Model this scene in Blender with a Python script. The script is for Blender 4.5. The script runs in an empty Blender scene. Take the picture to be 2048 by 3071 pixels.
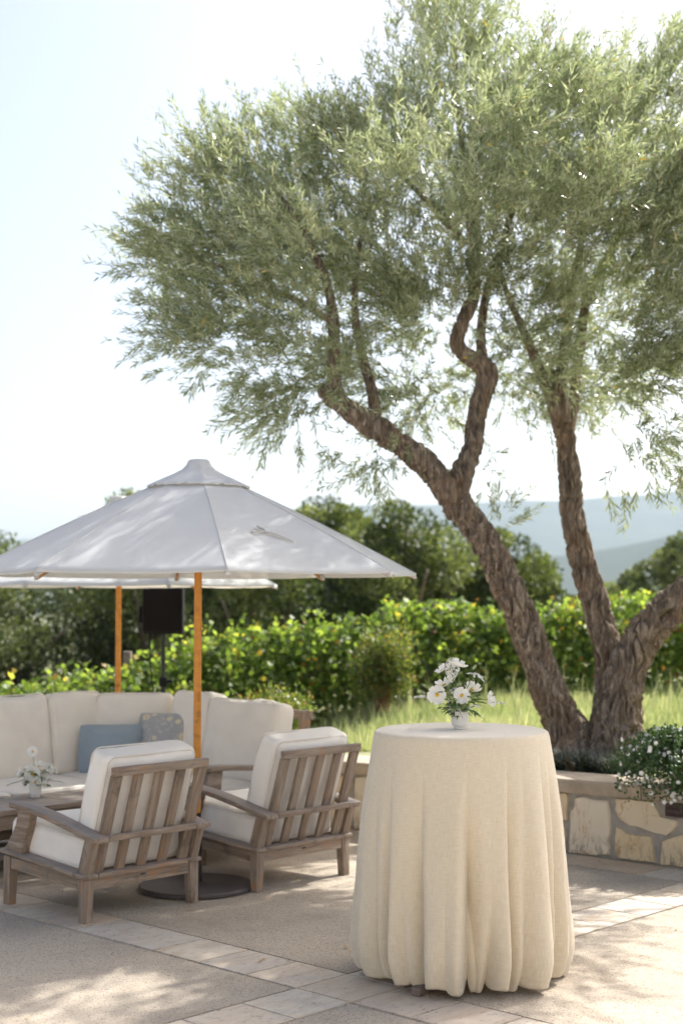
import bpy, bmesh, math, random
import numpy as np
from mathutils import Vector, Matrix, Quaternion, noise

SC = bpy.context.scene
COL = SC.collection
rad = math.radians
random.seed(7)

# ------------------------------------------------------------------ camera, sky, sun, exposure
cam_d = bpy.data.cameras.new('camera')
cam = bpy.data.objects.new('camera', cam_d)
COL.objects.link(cam)
cam.location = (0, 0, 1.6626)
cam.rotation_euler = (math.pi / 2 + 0.0581, 0, 0)
cam_d.sensor_fit = 'VERTICAL'
cam_d.sensor_height = 36.0
cam_d.lens = 36.0 * 4356.56 / 3071.0
cam_d.clip_start = 0.1
cam_d.clip_end = 40000
cam_d.dof.use_dof = True
cam_d.dof.focus_distance = 6.45
cam_d.dof.aperture_fstop = 2.2
SC.camera = cam

SUN_EL, SUN_AZ = rad(46), rad(42)          # azimuth measured from +X towards +Y
SUN = Vector((math.cos(SUN_EL) * math.cos(SUN_AZ), math.cos(SUN_EL) * math.sin(SUN_AZ), math.sin(SUN_EL)))
world = bpy.data.worlds.new('World')
SC.world = world
world.use_nodes = True
wn = world.node_tree
wn.nodes.clear()
sky = wn.nodes.new('ShaderNodeTexSky')
sky.sky_type = 'NISHITA'
sky.sun_disc = False
sky.sun_elevation = SUN_EL
sky.sun_rotation = math.pi / 2 - SUN_AZ
sky.altitude = 100
sky.air_density = 0.7
sky.dust_density = 5.0
sky.ozone_density = 0.5
bg = wn.nodes.new('ShaderNodeBackground')
bg.inputs['Strength'].default_value = 0.14
wo = wn.nodes.new('ShaderNodeOutputWorld')
wn.links.new(sky.outputs[0], bg.inputs[0])
wn.links.new(bg.outputs[0], wo.inputs[0])

sun_d = bpy.data.lights.new('sun', 'SUN')
sun_d.energy = 4.6
sun_d.angle = rad(0.53)
sun_d.color = (1.0, 0.975, 0.93)
sun = bpy.data.objects.new('sun', sun_d)
COL.objects.link(sun)
sun.rotation_euler = (-SUN).to_track_quat('-Z', 'Y').to_euler()
sun.location = (6, 6, 12)

SC.view_settings.view_transform = 'Standard'
SC.view_settings.look = 'None'
SC.view_settings.exposure = 0.95
SC.view_settings.gamma = 1.0



SC.view_settings.use_curve_mapping = False
SC.render.engine = 'CYCLES'
SC.cycles.use_denoising = True
SC.cycles.max_bounces = 10
SC.cycles.transparent_max_bounces = 8
SC.cycles.volume_bounces = 1
SC.cycles.sample_clamp_indirect = 6.0


# ------------------------------------------------------------------ helpers
def tag(o, label=None, cat=None, group=None, kind=None):
    if label: o['label'] = label
    if cat: o['category'] = cat
    if group: o['group'] = group
    if kind: o['kind'] = kind
    return o


def link(o, parent=None):
    COL.objects.link(o)
    if parent is not None:
        o.parent = parent
    return o


def empty(name, loc, rz=0.0):
    o = bpy.data.objects.new(name, None)
    o.empty_display_size = 0.1
    o.location = loc
    o.rotation_euler = (0, 0, rz)
    return link(o)


def mesh_from(name, verts, faces, mat, smooth=False, sharp=None):
    me = bpy.data.meshes.new(name)
    me.from_pydata(verts, [], faces)
    me.update()
    if smooth:
        me.shade_smooth()
        if sharp:
            me.set_sharp_from_angle(angle=rad(sharp))
    if mat is not None:
        me.materials.append(mat)
    return me


def mk(name, verts, faces, mat, parent=None, smooth=False, sharp=None, mw=None):
    o = bpy.data.objects.new(name, mesh_from(name, verts, faces, mat, smooth, sharp))
    link(o, parent)
    if mw is not None:
        o.matrix_local = mw
    return o


def bm_obj(name, bm, mat, parent=None, smooth=False, sharp=40, mw=None):
    me = bpy.data.meshes.new(name)
    bm.normal_update()
    bm.to_mesh(me)
    bm.free()
    if smooth:
        me.shade_smooth()
        me.set_sharp_from_angle(angle=rad(sharp))
    me.materials.append(mat)
    o = bpy.data.objects.new(name, me)
    link(o, parent)
    if mw is not None:
        o.matrix_local = mw
    return o


def copy_tree(o, parent=None):
    c = o.copy()
    COL.objects.link(c)
    c.parent = parent
    for ch in list(o.children):
        copy_tree(ch, c)
    return c


def frame(origin, x, up):
    x = Vector(x).normalized()
    z = Vector(up) - x * Vector(up).dot(x)
    z.normalize()
    y = z.cross(x)
    m = Matrix((x, y, z)).transposed().to_4x4()
    m.translation = Vector(origin)
    return m


def board(name, parent, p0, p1, w, t, mat, up=(0, 0, 1), bev=0.004, taper=(1, 1), shift=(0, 0)):
    """A chamfered board whose length runs along its local X."""
    p0, p1 = Vector(p0), Vector(p1)
    L = (p1 - p0).length
    bm = bmesh.new()
    bmesh.ops.create_cube(bm, size=1.0)
    for v in bm.verts:
        e = v.co.x > 0
        ky, kz = (taper if e else (1, 1))
        v.co = Vector((v.co.x * L, v.co.y * w * ky + (shift[0] if e else 0), v.co.z * t * kz + (shift[1] if e else 0)))
    if bev:
        bmesh.ops.bevel(bm, geom=list(bm.edges), offset=bev, segments=2, affect='EDGES', profile=0.6)
    return bm_obj(name, bm, mat, parent, True, 50, frame((p0 + p1) / 2, p1 - p0, up))


def prism(name, parent, prof, t, mat, mw, bev=0.004):
    """Closed 2-D profile (local X,Y) extruded by t along local Z, centred."""
    bm = bmesh.new()
    vs = [bm.verts.new((x, y, -t / 2)) for x, y in prof]
    f = bm.faces.new(vs)
    r = bmesh.ops.extrude_face_region(bm, geom=[f])
    bmesh.ops.translate(bm, vec=(0, 0, t), verts=[g for g in r['geom'] if isinstance(g, bmesh.types.BMVert)])
    bmesh.ops.recalc_face_normals(bm, faces=list(bm.faces))
    if bev:
        es = [e for e in bm.edges if len(e.link_faces) == 2 and e.calc_face_angle(0) > 0.6]
        bmesh.ops.bevel(bm, geom=es, offset=bev, segments=2, affect='EDGES', profile=0.6)
    return bm_obj(name, bm, mat, parent, True, 35, mw)


def lathe(name, parent, prof, mat, segs=32, smooth=True, mw=None, sharp=35):
    verts, faces = [], []
    for r, z in prof:
        for k in range(segs):
            a = 2 * math.pi * k / segs
            verts.append((r * math.cos(a), r * math.sin(a), z))
    for i in range(len(prof) - 1):
        for k in range(segs):
            k2 = (k + 1) % segs
            faces.append((i * segs + k, i * segs + k2, (i + 1) * segs + k2, (i + 1) * segs + k))
    return mk(name, verts, faces, mat, parent, smooth, sharp, mw)


def catmull(pts, step):
    P = [np.array(p, float) for p in pts]
    P = [2 * P[0] - P[1]] + P + [2 * P[-1] - P[-2]]
    out = []
    for i in range(1, len(P) - 2):
        p0, p1, p2, p3 = P[i - 1], P[i], P[i + 1], P[i + 2]
        n = max(2, int(np.linalg.norm((p2 - p1)[:3]) / step))
        for k in range(n):
            t = k / n
            out.append(0.5 * (2 * p1 + (p2 - p0) * t + (2 * p0 - 5 * p1 + 4 * p2 - p3) * t * t + (3 * p1 - p0 - 3 * p2 + p3) * t ** 3))
    out.append(P[-2])
    return out


def tube_data(pts, segs=10, step=0.05, closed=False, disp=None):
    """Sweep a circle along (x,y,z,r) points. disp(point, angle, length, r) -> radial offset."""
    if closed:
        C = [np.array(p, float) for p in pts]
    else:
        C = catmull(pts, step)
    n = len(C)
    verts, faces = [], []
    T = []
    for i in range(n):
        a = C[(i - 1) % n] if closed else C[max(i - 1, 0)]
        b = C[(i + 1) % n] if closed else C[min(i + 1, n - 1)]
        T.append(Vector((b - a)[:3]).normalized())
    ref = Vector((0, 1, 0)) if abs(T[0].y) < 0.9 else Vector((1, 0, 0))
    u = (ref - T[0] * ref.dot(T[0])).normalized()
    s = 0.0
    for i in range(n):
        if i:
            s += float(np.linalg.norm((C[i] - C[i - 1])[:3]))
            u = (u - T[i] * u.dot(T[i])).normalized()
        v = T[i].cross(u)
        c = Vector(C[i][:3])
        r = max(float(C[i][3]), 0.0015)
        for k in range(segs):
            a = 2 * math.pi * k / segs
            d = u * math.cos(a) + v * math.sin(a)
            rr = r + (disp(c, d, s, r) if disp else 0.0)
            verts.append(tuple(c + d * rr))
    m = n if closed else n - 1
    for i in range(m):
        j = (i + 1) % n
        for k in range(segs):
            k2 = (k + 1) % segs
            faces.append((i * segs + k, i * segs + k2, j * segs + k2, j * segs + k))
    if not closed:
        faces.append(tuple(range(segs))[::-1])
        faces.append(tuple((n - 1) * segs + k for k in range(segs)))
    return verts, faces


def tube(name, parent, pts, mat, segs=10, step=0.05, closed=False, disp=None, mw=None):
    v, f = tube_data(pts, segs, step, closed, disp)
    return mk(name, v, f, mat, parent, True, 60, mw)


def merge(parts):
    V, F = [], []
    for v, f in parts:
        o = len(V)
        V += list(v)
        F += [tuple(i + o for i in q) for q in f]
    return V, F


# ------------------------------------------------------------------ materials
def nd(nt, typ, ins=None, **props):
    n = nt.nodes.new(typ)
    for k, v in props.items():
        setattr(n, k, v)
    for k, v in (ins or {}).items():
        s = n.inputs[k]
        if isinstance(v, bpy.types.NodeSocket):
            nt.links.new(v, s)
        else:
            if isinstance(v, tuple) and len(v) == 3 and s.type == 'RGBA':
                v = (*v, 1)
            s.default_value = v
    return n


def ramp(nt, fac, stops, interp='LINEAR'):
    n = nt.nodes.new('ShaderNodeValToRGB')
    cr = n.color_ramp
    cr.interpolation = interp
    while len(cr.elements) < len(stops):
        cr.elements.new(0.5)
    for e, (p, c) in zip(cr.elements, stops):
        e.position = p
        e.color = (*c, 1) if len(c) == 3 else c
    nt.links.new(fac, n.inputs[0])
    return n.outputs[0]


def mixc(nt, fac, a, b, mode='MIX'):
    n = nt.nodes.new('ShaderNodeMix')
    n.data_type = 'RGBA'
    n.blend_type = mode
    for k, v in ((0, fac), (6, a), (7, b)):
        if isinstance(v, bpy.types.NodeSocket):
            nt.links.new(v, n.inputs[k])
        else:
            n.inputs[k].default_value = (*v, 1) if isinstance(v, tuple) and len(v) == 3 else v
    return n.outputs[2]


def new_mat(name):
    m = bpy.data.materials.new(name)
    m.use_nodes = True
    nt = m.node_tree
    nt.nodes.clear()
    out = nt.nodes.new('ShaderNodeOutputMaterial')
    b = nt.nodes.new('ShaderNodeBsdfPrincipled')
    nt.links.new(b.outputs[0], out.inputs[0])
    return m, nt, b, out


def noise_n(nt, vec, scale, detail=4, rough=0.55, dist=0.0):
    n = nd(nt, 'ShaderNodeTexNoise', {'Scale': scale, 'Detail': detail, 'Roughness': rough, 'Distortion': dist})
    nt.links.new(vec, n.inputs['Vector'])
    return n.outputs['Fac']


def bump(nt, b, h, strength, dist=0.01):
    n = nd(nt, 'ShaderNodeBump', {'Strength': strength, 'Distance': dist, 'Height': h})
    nt.links.new(n.outputs[0], b.inputs['Normal'])


def rand_vec(nt, scale=(1, 1, 1), coord='Object'):
    """Object coordinates, shifted per object so that copies do not repeat."""
    tc = nt.nodes.new('ShaderNodeTexCoord')
    oi = nt.nodes.new('ShaderNodeObjectInfo')
    mul = nd(nt, 'ShaderNodeMath', {0: oi.outputs['Random'], 1: 37.0}, operation='MULTIPLY')
    add = nd(nt, 'ShaderNodeVectorMath', {0: tc.outputs[coord], 1: mul.outputs[0]}, operation='ADD')
    mp = nd(nt, 'ShaderNodeMapping', {'Scale': scale})
    nt.links.new(add.outputs[0], mp.inputs['Vector'])
    return mp.outputs[0], oi.outputs['Random']


def plain(name, col, rough=0.6, metal=0.0, spec=0.5, bumpy=None, var=0.12, nscale=30):
    m, nt, b, o = new_mat(name)
    v, r = rand_vec(nt)
    f = noise_n(nt, v, nscale, 3)
    c = ramp(nt, f, [(0.25, tuple(x * (1 - var) for x in col)), (0.75, tuple(min(1, x * (1 + var)) for x in col))])
    nt.links.new(c, b.inputs['Base Color'])
    b.inputs['Roughness'].default_value = rough
    b.inputs['Metallic'].default_value = metal
    b.inputs['Specular IOR Level'].default_value = spec
    if bumpy:
        bump(nt, b, noise_n(nt, v, bumpy[0], 4), bumpy[1], bumpy[2])
    return m


def wood_mat(name, dark, mid, light, warm, warm_amt=0.5):
    m, nt, b, o = new_mat(name)
    v, r = rand_vec(nt, (1.3, 16, 16))
    v2, _ = rand_vec(nt, (3.5, 5, 5))
    v3, _ = rand_vec(nt, (7, 120, 120))
    g = noise_n(nt, v, 2.2, 6, 0.62, 0.6)
    c = ramp(nt, g, [(0.28, dark), (0.5, mid), (0.72, light)])
    fine = noise_n(nt, v3, 1.5, 3)
    c = mixc(nt, nd(nt, 'ShaderNodeMapRange', {0: fine, 1: 0.35, 2: 0.7, 3: 0.0, 4: 0.45}).outputs[0], c, tuple(x * 0.55 for x in mid))
    blot = noise_n(nt, v2, 1.6, 4, 0.6, 1.0)
    c = mixc(nt, nd(nt, 'ShaderNodeMapRange', {0: blot, 1: 0.57, 2: 0.70, 3: 0.0, 4: warm_amt}).outputs[0], c, warm)
    dk = nd(nt, 'ShaderNodeMapRange', {0: blot, 1: 0.43, 2: 0.30, 3: 0.0, 4: 0.7}).outputs[0]
    c = mixc(nt, dk, c, tuple(x * 0.35 for x in mid))
    # weathering: faces that look up are silvered
    geo = nt.nodes.new('ShaderNodeNewGeometry')
    sx = nd(nt, 'ShaderNodeSeparateXYZ', {0: geo.outputs['Normal']})
    upf = nd(nt, 'ShaderNodeMapRange', {0: sx.outputs[2], 1: 0.55, 2: 0.95, 3: 0.0, 4: 0.55}).outputs[0]
    c = mixc(nt, upf, c, (0.34, 0.31, 0.29))
    nt.links.new(c, b.inputs['Base Color'])
    b.inputs['Roughness'].default_value = 0.72
    b.inputs['Specular IOR Level'].default_value = 0.3
    bump(nt, b, mixc(nt, 0.5, g, fine), 0.5, 0.004)
    return m


def fabric(name, col, rough=0.95, trans=0.0, scale=420, wrinkle=0.0, var=0.05, tcol=None):
    m, nt, b, o = new_mat(name)
    v, r = rand_vec(nt)
    f = noise_n(nt, v, scale, 2)
    f2 = noise_n(nt, v, 6, 4)
    c = ramp(nt, f2, [(0.3, tuple(x * (1 - var) for x in col)), (0.7, tuple(min(1, x * (1 + var)) for x in col))])
    nt.links.new(c, b.inputs['Base Color'])
    b.inputs['Roughness'].default_value = rough
    b.inputs['Specular IOR Level'].default_value = 0.15
    b.inputs['Sheen Weight'].default_value = 0.15
    h = f
    if wrinkle:
        v2, _ = rand_vec(nt, (1, 1, 1))
        w = noise_n(nt, v2, 9, 3, 0.5, 1.2)
        h = mixc(nt, wrinkle, f, w)
    bump(nt, b, h, 0.25, 0.006)
    if trans:
        t = nd(nt, 'ShaderNodeBsdfTranslucent', {0: tcol or col})
        mx = nd(nt, 'ShaderNodeMixShader', {0: trans, 1: b.outputs[0], 2: t.outputs[0]})
        nt.links.new(mx.outputs[0], o.inputs[0])
    return m


def leaf_mat(name, stops, trans=0.35, rough=0.42, tboost=1.25, spec=0.5, tblue=0.55, silver=None):
    """stops index a per-leaf 'tint' value."""
    m, nt, b, o = new_mat(name)
    at = nd(nt, 'ShaderNodeAttribute', attribute_name='tint')
    c = ramp(nt, at.outputs['Fac'], stops)
    if silver:      # pale felted underside
        geo = nt.nodes.new('ShaderNodeNewGeometry')
        c2 = mixc(nt, 0.45, c, silver)
        c = mixc(nt, geo.outputs['Backfacing'], c, c2)
    nt.links.new(c, b.inputs['Base Color'])
    b.inputs['Roughness'].default_value = rough
    b.inputs['Specular IOR Level'].default_value = spec
    tc = mixc(nt, 1.0, c, (tboost, tboost * 1.05, tboost * tblue), 'MULTIPLY')
    t = nd(nt, 'ShaderNodeBsdfTranslucent')
    nt.links.new(tc, t.inputs[0])
    mx = nd(nt, 'ShaderNodeMixShader', {0: trans, 1: b.outputs[0], 2: t.outputs[0]})
    nt.links.new(mx.outputs[0], o.inputs[0])
    return m


MAT = {}
MAT['teak'] = wood_mat('weathered_teak', (0.15, 0.108, 0.076), (0.30, 0.23, 0.17), (0.44, 0.36, 0.285), (0.42, 0.19, 0.06), 0.6)
MAT['pole'] = wood_mat('varnished_pole', (0.58, 0.22, 0.03), (0.68, 0.28, 0.045), (0.74, 0.33, 0.06), (0.60, 0.22, 0.03), 0.3)
for n_ in MAT['pole'].node_tree.nodes:
    if n_.type == 'BSDF_PRINCIPLED':
        n_.inputs['Roughness'].default_value = 0.35
MAT['cushion'] = fabric('cream_cushion', (0.86, 0.815, 0.735), wrinkle=0.6)
MAT['piping'] = fabric('cream_piping', (0.74, 0.68, 0.59))
MAT['sofa'] = fabric('sand_cushion', (0.80, 0.735, 0.64), wrinkle=0.6)
MAT['blue'] = fabric('dusty_blue_velvet', (0.29, 0.345, 0.385), wrinkle=0.7)
MAT['canopy'] = fabric('canvas_canopy', (0.67, 0.685, 0.675), trans=0.22, tcol=(0.8, 0.72, 0.6), var=0.03)
MAT['strap'] = fabric('canvas_strap', (0.52, 0.50, 0.46))
MAT['black'] = plain('black_plastic', (0.010, 0.009, 0.009), 0.6, spec=0.15)
MAT['blackmetal'] = plain('black_metal', (0.02, 0.018, 0.018), 0.45, 0.3)
MAT['grille'] = plain('speaker_grille', (0.010, 0.008, 0.008), 0.8, spec=0.1, bumpy=(260, 0.5, 0.003))
MAT['iron'] = plain('umbrella_base_iron', (0.10, 0.085, 0.08), 0.55, 0.2, bumpy=(60, 0.3, 0.003))
MAT['ceramic'] = plain('speckled_ceramic', (0.76, 0.73, 0.67), 0.6, bumpy=(90, 0.15, 0.002), var=0.06, nscale=160)
MAT['terracotta'] = plain('terracotta', (0.36, 0.13, 0.065), 0.8, bumpy=(40, 0.2, 0.003))
MAT['bronze'] = plain('bronze_fixture', (0.085, 0.055, 0.05), 0.45, 0.4)
MAT['petal'] = fabric('white_petal', (0.84, 0.83, 0.78), 0.6, trans=0.3, tcol=(0.85, 0.85, 0.78))
MAT['yellow'] = plain('flower_yellow', (0.68, 0.40, 0.03), 0.8, bumpy=(400, 0.5, 0.002))
MAT['stemgreen'] = plain('stem_green', (0.10, 0.17, 0.045), 0.6)
MAT['mortar'] = plain('mortar', (0.37, 0.345, 0.30), 0.95, bumpy=(35, 0.4, 0.01), var=0.15, nscale=18)
MAT['soil'] = plain('bed_soil', (0.10, 0.075, 0.05), 0.95, bumpy=(20, 0.6, 0.02), var=0.3, nscale=12)
MAT['rib'] = plain('umbrella_rib', (0.42, 0.2, 0.07), 0.5)
MAT['olive'] = leaf_mat('olive_leaf', [(0.0, (0.26, 0.18, 0.10)), (0.02, (0.26, 0.18, 0.10)), (0.03, (0.10, 0.135, 0.06)), (0.4, (0.215, 0.255, 0.135)), (0.7, (0.33, 0.365, 0.225)), (0.96, (0.48, 0.51, 0.34)), (0.985, (0.65, 0.42, 0.05)), (1.0, (0.7, 0.45, 0.05))], 0.38, 0.24, 1.4, 0.9, 0.7, (0.56, 0.58, 0.47))
MAT['oak'] = leaf_mat('oak_leaf', [(0.0, (0.03, 0.042, 0.014)), (0.45, (0.085, 0.11, 0.035)), (1.0, (0.27, 0.30, 0.11))], 0.33, 0.45)
MAT['pale_oak'] = leaf_mat('pale_tree_leaf', [(0.0, (0.10, 0.125, 0.05)), (0.5, (0.16, 0.19, 0.075)), (1.0, (0.24, 0.26, 0.12))], 0.3, 0.5)
MAT['vine'] = leaf_mat('vine_leaf', [(0.0, (0.05, 0.085, 0.02)), (0.5, (0.125, 0.18, 0.04)), (0.86, (0.29, 0.36, 0.09)), (0.93, (0.46, 0.40, 0.08)), (1.0, (0.40, 0.17, 0.04))], 0.5, 0.5, 1.8, 0.35)
MAT['shrub'] = leaf_mat('shrub_leaf', [(0.0, (0.07, 0.11, 0.025)), (0.5, (0.15, 0.19, 0.05)), (0.85, (0.28, 0.28, 0.07)), (1.0, (0.40, 0.22, 0.09))], 0.4, 0.4, 1.4)
MAT['grass'] = leaf_mat('grass_blade', [(0.0, (0.16, 0.205, 0.08)), (0.5, (0.31, 0.35, 0.165)), (0.8, (0.44, 0.45, 0.27)), (1.0, (0.60, 0.53, 0.37))], 0.42, 0.5, 1.35, 0.4, 0.7)
MAT['strappy'] = leaf_mat('strappy_leaf', [(0.0, (0.03, 0.045, 0.025)), (0.6, (0.06, 0.08, 0.05)), (0.93, (0.13, 0.14, 0.12)), (1.0, (0.22, 0.11, 0.05))], 0.15, 0.4)
MAT['bacopa'] = leaf_mat('bacopa_leaf', [(0.0, (0.03, 0.065, 0.018)), (0.6, (0.06, 0.12, 0.03)), (1.0, (0.11, 0.18, 0.05))], 0.25, 0.4)
MAT['bouquet'] = leaf_mat('bouquet_leaf', [(0.0, (0.05, 0.10, 0.03)), (1.0, (0.14, 0.23, 0.07))], 0.3, 0.4)
MAT['fallen'] = leaf_mat('fallen_leaf', [(0.0, (0.42, 0.22, 0.05)), (1.0, (0.5, 0.33, 0.1))], 0.1, 0.6)


def linen_mat():
    m, nt, b, o = new_mat('linen')
    uv = nd(nt, 'ShaderNodeUVMap')
    mp1 = nd(nt, 'ShaderNodeMapping', {'Vector': uv.outputs[0], 'Scale': (420, 22, 1)})
    mp2 = nd(nt, 'ShaderNodeMapping', {'Vector': uv.outputs[0], 'Scale': (22, 420, 1)})
    a = noise_n(nt, mp1.outputs[0], 1.0, 3, 0.6)
    c_ = noise_n(nt, mp2.outputs[0], 1.0, 3, 0.6)
    w = mixc(nt, 0.5, a, c_)
    col = ramp(nt, w, [(0.34, (0.62, 0.53, 0.385)), (0.5, (0.71, 0.625, 0.475)), (0.66, (0.78, 0.71, 0.57))])
    nt.links.new(col, b.inputs['Base Color'])
    b.inputs['Roughness'].default_value = 0.9
    b.inputs['Specular IOR Level'].default_value = 0.25
    b.inputs['Sheen Weight'].default_value = 0.35
    b.inputs['Sheen Roughness'].default_value = 0.4
    bump(nt, b, w, 0.3, 0.003)
    t = nd(nt, 'ShaderNodeBsdfTranslucent', {0: (0.6, 0.5, 0.35)})
    mx = nd(nt, 'ShaderNodeMixShader', {0: 0.1, 1: b.outputs[0], 2: t.outputs[0]})
    nt.links.new(mx.outputs[0], o.inputs[0])
    return m


def floral_mat():
    m, nt, b, o = new_mat('floral_print')
    tc = nt.nodes.new('ShaderNodeTexCoord')
    v = tc.outputs['Object']
    vo = nd(nt, 'ShaderNodeTexVoronoi', {'Vector': v, 'Scale': 11.0, 'Randomness': 0.8}, voronoi_dimensions='3D')
    ring = ramp(nt, vo.outputs['Distance'], [(0.0, (0.55, 0.36, 0.12)), (0.11, (0.6, 0.42, 0.16)), (0.13, (0.66, 0.58, 0.42)), (0.3, (0.64, 0.55, 0.36)), (0.33, (0.36, 0.36, 0.36))])
    n2 = noise_n(nt, v, 40, 2)
    c = mixc(nt, nd(nt, 'ShaderNodeMapRange', {0: n2, 1: 0.54, 2: 0.6, 3: 0.0, 4: 0.6}).outputs[0], ring, (0.55, 0.52, 0.46))
    nt.links.new(c, b.inputs['Base Color'])
    b.inputs['Roughness'].default_value = 0.9
    bump(nt, b, noise_n(nt, v, 14, 3), 0.2, 0.01)
    return m


def aggregate_mat():
    m, nt, b, o = new_mat('exposed_aggregate')
    v, r = rand_vec(nt, (1, 1, 1))
    big = noise_n(nt, v, 2.2, 5, 0.6)
    vo = nd(nt, 'ShaderNodeTexVoronoi', {'Vector': v, 'Scale': 150.0})
    f = noise_n(nt, v, 210, 3, 0.7)
    c = ramp(nt, f, [(0.3, (0.25, 0.20, 0.145)), (0.48, (0.455, 0.385, 0.295)), (0.7, (0.61, 0.53, 0.42))])
    sp = nd(nt, 'ShaderNodeSeparateColor', {0: vo.outputs['Color']})
    c = mixc(nt, nd(nt, 'ShaderNodeMapRange', {0: sp.outputs[0], 1: 0.86, 2: 0.95, 3: 0.0, 4: 0.6}).outputs[0], c, (0.12, 0.09, 0.07))
    c = mixc(nt, nd(nt, 'ShaderNodeMapRange', {0: sp.outputs[1], 1: 0.86, 2: 0.95, 3: 0.0, 4: 0.5}).outputs[0], c, (0.58, 0.53, 0.46))
    c = mixc(nt, nd(nt, 'ShaderNodeMapRange', {0: big, 1: 0.42, 2: 0.66, 3: 0.0, 4: 0.42}).outputs[0], c, (0.25, 0.215, 0.175))
    nt.links.new(c, b.inputs['Base Color'])
    b.inputs['Roughness'].default_value = 0.85
    b.inputs['Specular IOR Level'].default_value = 0.25
    bump(nt, b, f, 0.6, 0.004)
    return m


def travertine_mat():
    m, nt, b, o = new_mat('travertine')
    v, r = rand_vec(nt, (1, 1, 1))
    v2, _ = rand_vec(nt, (4, 1, 1))
    tint = ramp(nt, r, [(0.0, (0.60, 0.51, 0.39)), (0.3, (0.65, 0.57, 0.45)), (0.55, (0.58, 0.46, 0.34)), (0.8, (0.56, 0.52, 0.45)), (1.0, (0.66, 0.57, 0.43))])
    vein = noise_n(nt, v2, 3.0, 6, 0.62, 1.5)
    c = mixc(nt, nd(nt, 'ShaderNodeMapRange', {0: vein, 1: 0.42, 2: 0.66, 3: 0.0, 4: 0.5}).outputs[0], tint, (0.45, 0.32, 0.20))
    grey = noise_n(nt, v, 5, 5, 0.6)
    c = mixc(nt, nd(nt, 'ShaderNodeMapRange', {0: grey, 1: 0.5, 2: 0.7, 3: 0.0, 4: 0.55}).outputs[0], c, (0.42, 0.39, 0.36))
    pit = noise_n(nt, v2, 22, 5, 0.65)
    pf = nd(nt, 'ShaderNodeMapRange', {0: pit, 1: 0.59, 2: 0.66, 3: 0.0, 4: 0.75}).outputs[0]
    c = mixc(nt, pf, c, (0.16, 0.12, 0.09))
    nt.links.new(c, b.inputs['Base Color'])
    b.inputs['Roughness'].default_value = 0.6
    inv = nd(nt, 'ShaderNodeMath', {0: 1.0, 1: pf}, operation='SUBTRACT')
    bump(nt, b, inv.outputs[0], 0.35, 0.006)
    return m


def stone_mat():
    m, nt, b, o = new_mat('sandstone')
    v, r = rand_vec(nt, (3, 3, 1))
    w = noise_n(nt, v, 1.2, 5, 0.6, 1.6)
    base = ramp(nt, r, [(0.0, (0.70, 0.60, 0.43)), (0.4, (0.72, 0.63, 0.48)), (0.75, (0.69, 0.55, 0.34)), (1.0, (0.70, 0.61, 0.46))])
    wav = nd(nt, 'ShaderNodeMath', {0: w, 1: 9.0}, operation='MULTIPLY')
    fr = nd(nt, 'ShaderNodeMath', {0: wav.outputs[0]}, operation='FRACT')
    ln = nd(nt, 'ShaderNodeMapRange', {0: fr.outputs[0], 1: 0.78, 2: 0.95, 3: 0.0, 4: 0.75}).outputs[0]
    patch = noise_n(nt, v, 2.3, 3)
    pm = nd(nt, 'ShaderNodeMapRange', {0: patch, 1: 0.48, 2: 0.62, 3: 0.0, 4: 1.0}).outputs[0]
    lm = nd(nt, 'ShaderNodeMath', {0: ln, 1: pm}, operation='MULTIPLY')
    c = mixc(nt, lm.outputs[0], base, (0.42, 0.22, 0.07))
    c = mixc(nt, nd(nt, 'ShaderNodeMapRange', {0: patch, 1: 0.58, 2: 0.75, 3: 0.0, 4: 0.5}).outputs[0], c, (0.58, 0.36, 0.13))
    # splash dirt along the foot of the wall
    geo = nt.nodes.new('ShaderNodeNewGeometry')
    sx = nd(nt, 'ShaderNodeSeparateXYZ', {0: geo.outputs['Position']})
    dn = noise_n(nt, v, 9, 5, 0.7, 1.0)
    low = nd(nt, 'ShaderNodeMapRange', {0: sx.outputs[2], 1: 0.16, 2: 0.0, 3: 0.0, 4: 1.0}).outputs[0]
    dm = nd(nt, 'ShaderNodeMapRange', {0: dn, 1: 0.46, 2: 0.6, 3: 0.0, 4: 0.8}).outputs[0]
    dd = nd(nt, 'ShaderNodeMath', {0: low, 1: dm}, operation='MULTIPLY')
    c = mixc(nt, dd.outputs[0], c, (0.13, 0.11, 0.075))
    nt.links.new(c, b.inputs['Base Color'])
    b.inputs['Roughness'].default_value = 0.85
    bump(nt, b, mixc(nt, 0.5, w, dn), 0.5, 0.012)
    return m


def bark_mat():
    m, nt, b, o = new_mat('olive_bark')
    geo = nt.nodes.new('ShaderNodeNewGeometry')
    mp = nd(nt, 'ShaderNodeMapping', {'Vector': geo.outputs['Position'], 'Scale': (20, 20, 4.5)})
    n1 = noise_n(nt, mp.outputs[0], 1.5, 6, 0.65, 0.8)
    n2 = noise_n(nt, geo.outputs['Position'], 3.5, 3)
    c = ramp(nt, n1, [(0.32, (0.055, 0.042, 0.032)), (0.5, (0.20, 0.155, 0.118)), (0.68, (0.45, 0.37, 0.295))])
    c = mixc(nt, nd(nt, 'ShaderNodeMapRange', {0: n2, 1: 0.5, 2: 0.7, 3: 0.0, 4: 0.5}).outputs[0], c, (0.22, 0.135, 0.075))
    nt.links.new(c, b.inputs['Base Color'])
    b.inputs['Roughness'].default_value = 0.9
    b.inputs['Specular IOR Level'].default_value = 0.2
    bump(nt, b, n1, 0.8, 0.02)
    return m


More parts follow.
